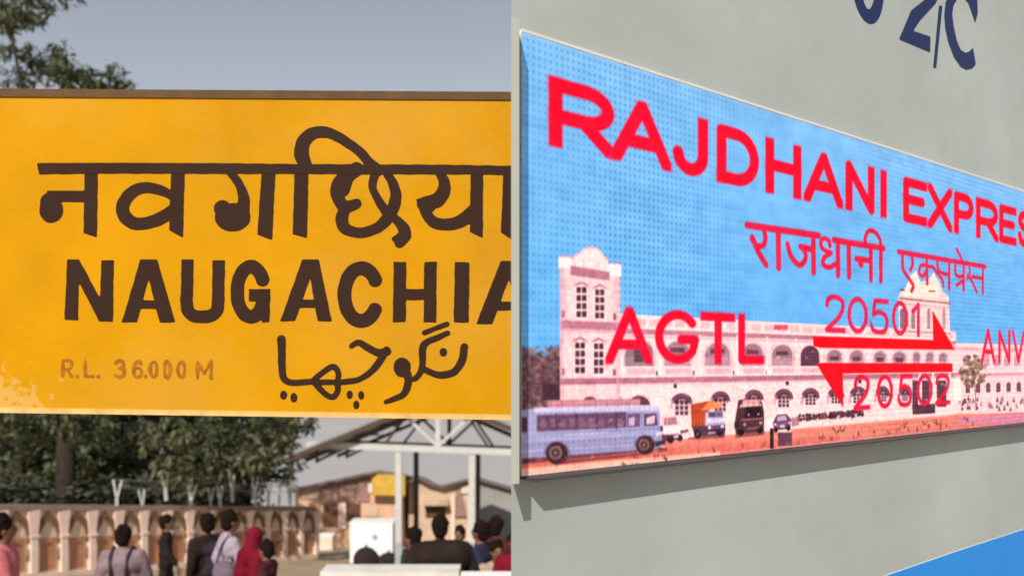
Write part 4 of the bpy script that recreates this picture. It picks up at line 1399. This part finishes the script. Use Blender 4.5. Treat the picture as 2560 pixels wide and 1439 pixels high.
for k, back in enumerate((0.0, 4.9)):
    st = M['steel'] if k == 0 else M['steel_dark']  # front frame light, rear frame with shade painted into its colour
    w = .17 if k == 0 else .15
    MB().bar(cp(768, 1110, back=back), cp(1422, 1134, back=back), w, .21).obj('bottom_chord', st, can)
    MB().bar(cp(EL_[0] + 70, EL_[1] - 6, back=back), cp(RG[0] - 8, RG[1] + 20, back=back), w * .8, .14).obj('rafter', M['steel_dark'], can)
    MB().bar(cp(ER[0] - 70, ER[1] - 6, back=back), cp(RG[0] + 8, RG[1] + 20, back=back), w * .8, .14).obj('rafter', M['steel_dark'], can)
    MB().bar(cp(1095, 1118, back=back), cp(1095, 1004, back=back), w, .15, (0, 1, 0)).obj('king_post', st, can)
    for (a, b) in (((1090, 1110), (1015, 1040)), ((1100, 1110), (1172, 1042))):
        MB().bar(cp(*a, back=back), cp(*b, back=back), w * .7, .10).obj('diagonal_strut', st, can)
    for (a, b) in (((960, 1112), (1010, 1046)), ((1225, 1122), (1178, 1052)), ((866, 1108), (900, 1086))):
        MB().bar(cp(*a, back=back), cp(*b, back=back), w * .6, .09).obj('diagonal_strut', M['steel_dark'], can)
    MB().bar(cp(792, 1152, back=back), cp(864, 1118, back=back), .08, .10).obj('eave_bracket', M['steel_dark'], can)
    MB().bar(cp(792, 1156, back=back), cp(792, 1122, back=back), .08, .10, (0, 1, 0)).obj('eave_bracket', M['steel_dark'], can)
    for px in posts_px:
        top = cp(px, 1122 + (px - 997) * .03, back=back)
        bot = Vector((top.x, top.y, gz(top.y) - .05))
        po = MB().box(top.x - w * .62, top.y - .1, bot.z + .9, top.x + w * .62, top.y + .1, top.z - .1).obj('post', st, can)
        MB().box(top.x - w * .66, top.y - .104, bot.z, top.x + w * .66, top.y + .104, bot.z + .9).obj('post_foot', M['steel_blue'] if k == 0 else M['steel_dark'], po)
for i in range(1, 7):
    for (a, b) in ((EL_, RG), (ER, RG)):
        f = i / 6.5
        p = (a[0] + (b[0] - a[0]) * f, a[1] + (b[1] - a[1]) * f + 6)
        MB().bar(cp(*p, back=-.4), cp(*p, back=DEP - .1), .07, .09).obj('purlin', M['steel_dark'], can)

# ------------------------------------------------------------------ low buildings beyond the canopy
M['salmon'] = mat('salmon_plaster', (0.66, 0.40, 0.27), 0.9, 0.15, 1.5, 0.15, 20, 0.1, stain=(0.42, 0.24, 0.16), stain_scale=.8, stain_amt=.4)
M['pink_brown'] = mat('pinkish_shutter', (0.36, 0.21, 0.18), 0.8, 0.18, 2, 0, None, 0.15)
M['dark_in'] = mat('dark_opening', (0.12, 0.06, 0.04), 0.9, 0.2, 3, 0, None, 0.1)
M['tan'] = mat('tan_plaster', (0.56, 0.42, 0.30), 0.9, 0.16, 1.4, 0.15, 20, 0.1, stain=(0.32, 0.22, 0.15), stain_scale=.9, stain_amt=.45)
M['grey_sheet'] = mat('weathered_grey_sheet', (0.33, 0.315, 0.29), 0.8, 0.15, 1.5, 0, None, 0.15)
M['yellow_board'] = mat('mustard_board', (0.60, 0.36, 0.06), 0.7, 0.15, 2.5, 0, None, 0.1)
M['eave'] = mat('dark_eave', (0.16, 0.12, 0.11), 0.8, 0.15, 4)
M['white'] = mat('bright_white_paint', (0.86, 0.85, 0.82), 0.6, 0.03, 3, 0, None, 0.2)

def quadbox(pts, Y, depth, name, material, parent):  # front outline drawn at distance Y, pushed back by depth
    return MB().extrude([P(x, y, Y) for x, y in pts], (0, depth, -.175 * depth)).obj(name, material, parent)

BY = 42.0
gy = 1275 + 3800 / BY + 8
bA = thing('market_stalls', (P(860, gy, BY).x, BY + 2, gz(BY)), 'low salmon kiosk row with a sloping dark eave and two dark doorways', 'building')
quadbox([(738, gy), (738, 1226), (800, 1212), (945, 1182), (1005, 1184), (1005, gy)], BY, 4.5, 'wall', M['salmon'], bA)
quadbox([(718, 1222), (800, 1205), (948, 1174), (1012, 1184), (1012, 1190), (948, 1181), (800, 1213), (718, 1230)], BY - .55, 5.4, 'roof', M['eave'], bA)
for x0, x1 in ((806, 846), (850, 888), (892, 922)):
    quadbox([(x0, 1252), (x0, 1216 - (x0 - 806) * .21), (x1, 1216 - (x1 - 806) * .21), (x1, 1252)], BY - .12, .118, 'shutter_panel', M['pink_brown'], bA)
for x0, x1, yb in ((808, 846, 1316), (866, 901, 1302)):
    quadbox([(x0, yb), (x0, 1257), (x1, 1257), (x1, yb)], BY - .06, .058, 'doorway', M['dark_in'], bA)
quadbox([(846, 1320), (846, 1256), (864, 1256), (864, 1320)], BY - .2, .198, 'pier', M['peach'], bA)
quadbox([(752, 1245), (752, 1218), (798, 1208), (798, 1245)], BY - .1, .098, 'upper_panel', M['tan'], bA)
quadbox([(912, 1290), (912, 1270), (945, 1268), (945, 1290)], BY - .08, .078, 'vent', M['tan'], bA)
sb = thing('shop_board', (P(958, 1236, BY).x, BY - .7, P(958, 1236, BY).z), 'plain mustard yellow board above the kiosk row', 'sign')
quadbox([(926, 1236), (930, 1196), (945, 1184), (1012, 1186), (1012, 1238)], BY - .75, .12, 'board_panel', M['yellow_board'], sb)
quadbox([(921, 1230), (921, 1208), (931, 1206), (931, 1230)], BY - .85, .09, 'lamp_box', M['peach'], sb)
bB = thing('tan_house', (P(1110, gy, BY).x, BY + 2, gz(BY)), 'small tan house with a low gable and dark window behind the canopy posts', 'building')
quadbox([(1022, gy), (1022, 1206), (1042, 1190), (1068, 1206), (1105, 1216), (1150, 1204), (1186, 1196), (1186, gy)], BY + .8, 4.0, 'wall', M['tan'], bB)
quadbox([(1016, 1208), (1042, 1186), (1070, 1202), (1105, 1211), (1150, 1199), (1192, 1190), (1192, 1196), (1150, 1206), (1105, 1218), (1070, 1209), (1042, 1193), (1016, 1215)], BY + .3, 4.9, 'roof', M['eave'], bB)
wv = quadbox([(1064, 1292), (1064, 1262), (1114, 1262), (1114, 1292)], BY + .72, .078, 'window', M['dark_in'], bB)
quadbox([(1056, 1263), (1060, 1248), (1118, 1248), (1122, 1263)], BY + .1, .695, 'window_hood', M['tan'], bB)
quadbox([(1136, 1290), (1140, 1226), (1152, 1226), (1166, 1290)], BY + .6, .198, 'side_panel', M['mauve'], bB)
for x in (1034, 1128, 1170):
    quadbox([(x, gy), (x, 1236), (x + 9, 1236), (x + 9, gy)], BY + .68, .118, 'pier', M['peach'], bB)
quadbox([(1150, 1232), (1156, 1218), (1180, 1210), (1180, 1232)], BY + .66, .138, 'upper_panel', M['peach'], bB)
bC = thing('grey_shed', (P(1290, gy, BY - 3).x, BY - 1, gz(BY - 3)), 'grey ribbed sheet metal shed at the right end beneath the canopy', 'building')
SYC = BY - 3
quadbox([(1199, gy), (1199, 1198), (1420, 1262), (1420, gy)], SYC, 3.0, 'wall', M['grey_sheet'], bC)
quadbox([(1192, 1190), (1425, 1257), (1425, 1265), (1192, 1199)], SYC - .4, 3.8, 'roof', M['eave'], bC)
me_rib = MB().box(-.07, -.05, 0, .07, -.001, 1.0).mesh('rib', M['grey_sheet'])
for i in range(9):
    px = 1206 + i * 13
    top = P(px, 1204 + (px - 1199) * .289, SYC)
    zb = gz(SYC)
    o = share(me_rib, 'rib', (top.x - bC.location.x, SYC - bC.location.y, zb - bC.location.z), bC)
    o.scale = (1, 1, top.z - zb - .03)

# ------------------------------------------------------------------ small things on the platform
M['rubber'] = mat('black_rubber', (0.02, 0.02, 0.022), 0.7, 0.1, 9)
M['sack'] = mat('dark_sackcloth', (0.030, 0.022, 0.022), 0.95, 0.3, 7, 0.5, 25, 0.05)
cabY = 28.0
cx = P(928, 0, cabY).x
gzc = gz(cabY)
cab = thing('white_cabinet', (cx, cabY + .4, gzc), 'bright white square cabinet with a small grey round badge under the canopy', 'cabinet')
MB().box(cx - .74, cabY, gzc + .07, cx + .74, cabY + .8, gzc + 1.42).obj('body', M['white'], cab)
MB().box(cx - .77, cabY - .03, gzc + 1.423, cx + .77, cabY + .83, gzc + 1.48).obj('top', M['white'], cab)
MB().tube([(cx + .13, cabY - .001, gzc + .98), (cx + .13, cabY - .03, gzc + .98)], .1, 16).obj('badge', M['steel_blue'], cab)
for s in (-.62, .62):
    MB().box(cx + s - .06, cabY + .05, gzc - .02, cx + s + .06, cabY + .75, gzc + .07).obj('leg', M['rubber'], cab)

def sack(px0, px1, pyt, Y, label):
    x0, x1 = P(px0, 0, Y).x, P(px1, 0, Y).x
    zt = P(0, pyt, Y).z
    zb = gz(Y) - .04
    r = np.random.default_rng(int(px0))
    t = thing('sack', ((x0 + x1) / 2, Y, zb), label, 'sack', 'dark sacks in front of the white cabinet')
    mb = MB()
    nu, nv = 18, 10
    for i in range(nv + 1):
        f = i / nv
        prof = math.sin(math.pi * (.12 + .88 * f) * .98) ** .55 if f < .98 else .05
        prof = (1 - f ** 2.6) ** .5 * (0.86 + .14 * math.sin(math.pi * f))
        for j in range(nu):
            a = 2 * math.pi * j / nu
            w = 1 + .06 * math.sin(3 * a + 5 * f) + r.normal(0, .015)
            mb.v.append(((x0 + x1) / 2 + (x1 - x0) / 2 * prof * w * math.cos(a), Y + .3 * prof * w * math.sin(a), zb + (zt - zb) * f))
    for i in range(nv):
        for j in range(nu):
            a = i * nu + j
            b = i * nu + (j + 1) % nu
            mb.f.append((a, b, b + nu, a + nu))
    mb.f.append(tuple(range(nu)))
    mb.obj('bundle', M['sack'], t, True)
    mb2 = MB()
    mb2.tube([((x0 + x1) / 2 - .03, Y, zt - .05), ((x0 + x1) / 2 + .02, Y, zt + .06)], [.05, .03], 8)
    mb2.obj('tied_neck', M['sack'], t, True)
sack(880, 952, 1364, 27.3, 'tall dark rounded sack standing at the left of the white cabinet')
sack(942, 1002, 1378, 27.2, 'low dark sack slumped between the tall sack and the canopy post')
sack(1000, 1034, 1368, 26.4, 'dark upright sack between the light and the dark canopy posts')

bxY = 39.0
bx_ = P(818, 0, bxY).x
cr = thing('white_crate', (bx_, bxY, gz(bxY)), 'small white crate standing alone on the ground before the kiosks', 'crate')
MB().box(bx_ - .31, bxY - .3, gz(bxY) + .02, bx_ + .31, bxY + .3, gz(bxY) + .68).obj('body', M['peach'], cr)
MB().box(bx_ - .34, bxY - .33, gz(bxY) + .683, bx_ + .34, bxY + .33, gz(bxY) + .76).obj('lid', M['white'], cr)

# white parapet along the bottom of the view
pY = 8.4
pz = P(0, 1428, pY).z
M['parapet'] = mat('whitewashed_parapet', (0.66, 0.62, 0.58), 0.85, 0.12, 3, 0.2, 20, 0.1, stain=(0.4, 0.35, 0.3), stain_scale=2)
x0, xm, x1 = P(800, 0, pY).x, P(1140, 0, pY).x, P(1420, 0, pY).x
pw = thing('low_parapet', ((x0 + xm) / 2, pY, gz(pY)), 'low whitewashed parapet with a flat coping in front of the crowd', 'parapet')
MB().box(x0 + .05, pY + .05, gz(pY) - .2, xm, pY + .27, pz - .09).obj('wall', M['parapet'], pw)
MB().box(x0, pY, pz - .088, xm + .03, pY + .32, pz).obj('coping', M['parapet'], pw)
pw2 = thing('low_parapet', ((xm + x1) / 2, pY, gz(pY)), 'brighter white end section of the low parapet beside the coach', 'parapet')
MB().box(xm + .1, pY - .15, gz(pY) - .2, x1, pY + .08, pz - .12).obj('wall', M['white'], pw2)
MB().box(xm + .05, pY - .2, pz - .118, x1, pY + .12, pz - .025).obj('coping', M['white'], pw2)

# ------------------------------------------------------------------ people on the platform
SKIN = mat('brown_skin', (0.20, 0.095, 0.055), 0.6, 0.08, 9, 0, None, 0.25)
HAIR = mat('black_hair', (0.016, 0.009, 0.007), 0.9, 0.3, 14, 0.6, 60, 0.03)
EYE = mat('dark_eye', (0.01, 0.008, 0.008), 0.3, 0.0)

def cloth(name, c):
    return mat(name, c, 0.9, 0.28, 6, 0.9, 11, 0.05, stain=tuple(v * .55 for v in c), stain_scale=9, stain_amt=.5)

def fused(name, parts, voxel, material, parent, extra=None, smooth=4):
    """parts = tapered capsules and ellipsoids grown together into one continuous surface"""
    mb = MB()
    for p in parts:
        if p[0] == 'c':
            mb.capsule(*p[1:])
        else:
            mb.ell(p[1], p[2])
    me = mb.mesh(name + '_raw', material)
    tmp = bpy.data.objects.new('tmp', me)
    col.objects.link(tmp)
    rm = tmp.modifiers.new('r', 'REMESH')
    rm.mode = 'VOXEL'
    rm.voxel_size = voxel
    sm_ = tmp.modifiers.new('s', 'SMOOTH')
    sm_.iterations = smooth
    sm_.factor = 0.5
    dg = bpy.context.evaluated_depsgraph_get()
    ev = tmp.evaluated_get(dg)
    out = bpy.data.meshes.new_from_object(ev)
    out.name = name
    bpy.data.objects.remove(tmp)
    bpy.data.meshes.remove(me)
    if extra is not None:                            # fingers rooted inside the palms
        bm = bmesh.new()
        bm.from_mesh(out)
        m2 = extra.mesh('x', material)
        bm.from_mesh(m2)
        bm.to_mesh(out)
        bm.free()
        bpy.data.meshes.remove(m2)
    if not out.materials:
        out.materials.append(material)
    out.polygons.foreach_set('use_smooth', [True] * len(out.polygons))
    o = bpy.data.objects.new(name, out)
    col.objects.link(o)
    o.parent = parent
    return o

def person(px, ytop, Y, yaw, label, top_m, leg_m, stride=.18, arm=.1, build=1.0, sari=None, bag=None, lean=0.0, dress=False, head_turn=0.0, hair_long=False):
    H = CAMZ - (ytop - HZ) * Y / FPX - gz(Y)
    k = H / 1.75
    loc = Vector(((px - 1280) * Y / FPX, Y, gz(Y)))
    t = thing('person', loc, label, 'person', 'people on the platform', math.radians(yaw))
    t.scale = (k, k, k)
    b = build
    V = Vector
    ln = lambda z: lean * max(0, z - .9)             # forward lean of the upper body
    hip = [V((s * .09 * b, 0, .92)) for s in (-1, 1)]
    kn = [V((-.095 * b, stride * .55, .50)), V((.095 * b, -stride * .35, .50))]
    an = [V((-.095 * b, stride * .85, .09)), V((.095 * b, -stride * 1.1, .12))]
    toe = [a + V((0, .17, -.045)) for a in an]
    sh = [V((s * .175 * b, ln(1.40), 1.385)) for s in (-1, 1)]
    el = [V((-.235 * b, -arm * .6 + ln(1.15), 1.14)), V((.235 * b, arm * .6 + ln(1.15), 1.14))]
    wr = [V((-.225 * b, -arm * .3 + .05 + ln(.9), .90)), V((.225 * b, arm * 1.6 + .05 + ln(.9), .92))]
    nk = V((0, ln(1.48), 1.47))
    hd = V((0, ln(1.62) + .02, 1.612))
    f = V((math.sin(head_turn), math.cos(head_turn), 0))
    body = []
    fing = MB()
    for i in (0, 1):
        body += [('c', hip[i], .085 * b, kn[i], .056 * b), ('c', kn[i], .056 * b, an[i], .038), ('c', an[i] + V((0, -.03, -.03)), .036, toe[i], .03),
                 ('c', sh[i], .056, el[i], .042), ('c', el[i], .041, wr[i], .029)]
        hc = wr[i] + V((0, .015, -.075))
        body += [('c', wr[i], .027, hc, .034)]
        sgn_ = -1 if i == 0 else 1
        for q, L in enumerate((.062, .070, .066, .052)):
            r0 = hc + V((0, .030 - q * .020, -.015))
            r1 = r0 + V((-sgn_ * .006, .004, -L * .6))
            r2 = r1 + V((-sgn_ * .018, .004, -L * .45))
            fing.tube([r0, r1, r2], [.0095, .009, .007], 6)
        th0 = hc + V((-sgn_ * .012, .03, .035))
        fing.tube([th0, th0 + V((-sgn_ * .012, .028, -.028)), th0 + V((-sgn_ * .014, .034, -.056))], [.011, .0105, .008], 6)
    body += [('c', V((-.075 * b, 0, .95)), .105 * b, V((.075 * b, 0, .95)), .105 * b),
             ('c', V((-.05 * b, ln(1.1), 1.10)), .105 * b, V((.05 * b, ln(1.1), 1.10)), .105 * b),
             ('c', V((-.095 * b, ln(1.3), 1.30)), .112 * b, V((.095 * b, ln(1.3), 1.30)), .112 * b),
             ('c', V((-.155 * b, ln(1.38), 1.37)), .06, V((0, ln(1.42), 1.42)), .06), ('c', V((.155 * b, ln(1.38), 1.37)), .06, V((0, ln(1.42), 1.42)), .06),
             ('c', V((0, ln(1.05), 1.0)), .11 * b, V((0, ln(1.3), 1.3)), .11 * b),
             ('c', nk - V((0, 0, .06)), .062, hd - V((0, 0, .08)), .054),
             ('e', hd, (.078, .097, .118)), ('e', hd + f * .03 - V((0, 0, .06)), (.058, .066, .062)),
             ('c', hd + f * .098 + V((0, 0, .012)), .012, hd + f * .114 - V((0, 0, .02)), .016),
             ('e', hd + f * .09 - V((0, 0, .062)), (.026, .014, .010))]
    sd = V((f.y, -f.x, 0))
    for s in (-1, 1):
        body.append(('e', hd + sd * s * .08 - V((0, 0, .012)), (.016, .022, .032)))
    fused('body', body, .017, SKIN, t, fing)
    eye = MB()
    for s in (-1, 1):
        eye.ell(hd + f * .086 + sd * s * .032 + V((0, 0, .012)), (.012, .010, .009), 8, 6)
    eye.obj('eyes', EYE, None, True).parent = t
    # hair: a cap that leaves the face free
    hair = [('e', hd - f * .022 + V((0, 0, .028)), (.098, .108, .112)), ('e', hd - f * .045 - V((0, 0, .035)), (.088, .078, .085))]
    rr = random.Random(int(px * 7 + ytop))
    for _ in range(9):
        a_, e_ = rr.uniform(0, 6.28), rr.uniform(.2, 1.4)
        q_ = V((math.cos(a_) * math.cos(e_) * .085, math.sin(a_) * math.cos(e_) * .092 - .02, math.sin(e_) * .105 + .02))
        if q_.dot(f) < .05 or q_.z > .06:
            hair.append(('e', hd + q_, (rr.uniform(.022, .042),) * 3))
    if hair_long:
        hair += [('c', hd - f * .085 - V((0, 0, .05)), .05, hd - f * .12 - V((0, 0, .36)), .022)]
    fused('hair', hair, .014, HAIR, t)
    # upper garment with sleeves
    g = .016
    up = [('c', V((-.085 * b, 0, .93)), .115 * b + g, V((.085 * b, 0, .93)), .115 * b + g),
          ('c', V((-.06 * b, ln(1.1), 1.10)), .108 * b + g, V((.06 * b, ln(1.1), 1.10)), .108 * b + g),
          ('c', V((-.10 * b, ln(1.3), 1.30)), .114 * b + g, V((.10 * b, ln(1.3), 1.30)), .114 * b + g),
          ('c', V((-.16 * b, ln(1.38), 1.37)), .058 + g, V((0, ln(1.42), 1.415)), .058 + g), ('c', V((.16 * b, ln(1.38), 1.37)), .058 + g, V((0, ln(1.42), 1.415)), .058 + g),
          ('c', V((0, 0, .98)), .12 * b, V((0, ln(1.3), 1.28)), .125 * b), ('c', nk - V((0, 0, .06)), .066, nk - V((0, 0, .02)), .062)]
    for i in (0, 1):
        up += [('c', sh[i], .062 + g, el[i], .052 + g), ('c', el[i], .05 + g, el[i].lerp(wr[i], .75), .042 + g)]
    fused('shirt', up, .019, top_m, t, smooth=6)
    if dress:
        mb = MB()
        n = 20
        rings = ((.98, .17, .14), (.75, .20, .18), (.45, .24, .22), (.12, .28, .26))
        for z, rx, ry in rings:
            for j in range(n):
                a = 2 * math.pi * j / n
                w = 1 + .07 * math.sin(7 * a + z * 4)
                mb.v.append((rx * b * w * math.cos(a), ry * b * w * math.sin(a), z))
        for i in range(len(rings) - 1):
            for j in range(n):
                a = i * n + j
                c = i * n + (j + 1) % n
                mb.f.append((a, c, c + n, a + n))
        o = mb.obj('skirt', leg_m, None, True)
        o.parent = t
    else:
        lo = [('c', V((-.08 * b, 0, .93)), .108 * b + .008, V((.08 * b, 0, .93)), .108 * b + .008)]
        for i in (0, 1):
            lo += [('c', hip[i], .092 * b + .01, kn[i], .064 * b + .012), ('c', kn[i], .064 * b + .012, an[i] + V((0, 0, .01)), .052 + .01)]
        fused('trousers', lo, .020, leg_m, t, smooth=6)
        for i in (0, 1):
            sho = MB()
            sho.capsule(an[i] + V((0, -.04, -.045)), .045, toe[i] + V((0, .01, -.005)), .038)
            o = sho.obj('shoe', M['rubber'], None, True)
            o.parent = t
    if sari is not None:                             # cloth drawn over the head and down one shoulder
        ve = [('e', hd - f * .028 + V((0, 0, .035)), (.112, .122, .128)), ('c', hd - f * .07 - V((0, 0, .02)), .10, V((0, -.07 + ln(1.4), 1.40)), .13),
              ('c', V((-.13, -.05, 1.40)), .10, V((.13, -.05, 1.40)), .10), ('c', V((-.12, -.07, 1.36)), .10, V((-.14, -.09, .95)), .10), ('c', V((.1, -.07, 1.36)), .10, V((.10, -.09, .95)), .10),
              ('c', V((.16, .02, 1.38)), .08, V((-.12, .13, 1.0)), .06)]
        fused('veil', ve, .02, sari, t, smooth=6)
    if bag == 'back':
        bg = [('c', V((-.09, -.20, 1.05)), .09, V((.09, -.20, 1.05)), .09), ('c', V((-.08, -.19, 1.32)), .085, V((.08, -.19, 1.32)), .085), ('c', V((0, -.20, 1.05)), .12, V((0, -.19, 1.32)), .11)]
        o = fused('backpack', bg, .022, M['bag'], t)
    if bag == 'straps':
        for s in (-1, 1):
            mb = MB().tube([(s * .10, .14, 1.15), (s * .115, .10, 1.42), (s * .11, 0, 1.485), (s * .10, -.12, 1.40), (s * .085, -.155, 1.12)], .020, 8)
            o = mb.obj('strap', M['strap'], None, True)
            o.parent = t
    return t

M['bag'] = cloth('dark_bag_cloth', (0.030, 0.024, 0.030))
M['strap'] = cloth('dark_strap', (0.05, 0.035, 0.045))
pinkc, redc = cloth('pink_cotton', (0.55, 0.15, 0.16)), cloth('red_silk', (0.17, 0.009, 0.022))
mauvec, lav = cloth('greyish_mauve_shirt', (0.24, 0.17, 0.19)), cloth('lavender_shirt', (0.40, 0.33, 0.41))
darkc, navyc = cloth('dark_brown_cloth', (0.026, 0.017, 0.015)), cloth('navy_cloth', (0.030, 0.032, 0.060))
beigec, maroon = cloth('beige_cotton', (0.46, 0.34, 0.25)), cloth('dark_maroon', (0.075, 0.018, 0.022))
greyc, blackc = cloth('grey_trouser', (0.10, 0.09, 0.10)), cloth('charcoal', (0.028, 0.022, 0.024))
slate = cloth('slate_blue_cloth', (0.13, 0.15, 0.19))

person(2, 1284, 8.0, -60, 'person in a pink shirt cut off by the left edge of the view', pinkc, greyc, build=1.25)
person(308, 1310, 9.5, 4, 'person in a mauve shirt with dark shoulder straps, seen from behind before the arched wall', mauvec, greyc, build=1.1, bag='straps')
person(414, 1285, 14.0, -75, 'slim person in a dark top and black trousers walking away beside the arched wall', darkc, blackc, build=.85)
person(518, 1280, 10.9, 48, 'person with a bulky dark backpack walking beside the lavender shirt', darkc, blackc, build=1.0, bag='back')
person(573, 1272, 10.4, -58, 'person in a lavender long-sleeved shirt carrying a bag among the crowd', lav, greyc, build=.95, arm=.16)
w_ = person(637, 1318, 10.0, -25, 'person in a red veil and long red sari walking on the platform', redc, redc, build=.95, dress=True, sari=redc)
person(668, 1347, 9.7, 70, 'short person in maroon with dark hair close beside the red sari', maroon, maroon, build=.7, stride=.1)
person(1104, 1290, 8.95, 12, 'broad person in a dark brown jacket behind the low parapet, back turned', darkc, darkc, build=1.5, arm=.05, stride=.05, lean=.2)
person(1066, 1318, 9.7, 70, 'person in dark clothes leaning in at the left of the broad brown jacket', darkc, blackc, build=1.0, stride=.05, lean=.25)
person(1222, 1304, 12.6, -30, 'far person in charcoal between the navy walker and the maroon top', blackc, blackc, build=1.0, stride=.05)
person(1150, 1312, 12.5, 160, 'person in dark navy standing behind the broad brown jacket', navyc, navyc, build=.95, stride=.05)
person(1203, 1300, 10.0, 65, 'person in navy walking past the right canopy post', navyc, navyc, build=.9, stride=.32, arm=.2)
person(1240, 1290, 11.0, -20, 'person in a dark maroon top standing behind the beige dress', maroon, darkc, build=1.05, stride=.05)
person(1236, 1346, 9.4, 200, 'person in a beige dress beside the coach, head bowed', beigec, beigec, build=1.0, dress=True, lean=.1)
person(1290, 1322, 9.0, 170, 'person in a red top half hidden by the coach end', redc, beigec, build=1.0, stride=.05)

# shoulder bag on the arm of the lavender shirt
hb = thing('shoulder_bag', P(562, 1430, 10.2), 'grey cloth shoulder bag hanging beside the lavender shirt', 'bag')
M['greybag'] = cloth('grey_bag_cloth', (0.16, 0.12, 0.16))
c = P(560, 1432, 10.15)
mb = MB()
mb.ell(c, (.15, .09, .17), 16, 12)
mb.obj('pouch', M['greybag'], hb, True)
MB().tube([c + Vector((-.1, 0, .12)), c + Vector((-.04, .05, .36)), c + Vector((.04, .16, .52)), c + Vector((.09, .1, .3)), c + Vector((.1, 0, .1))], .014, 6).obj('strap', M['strap'], hb, True)
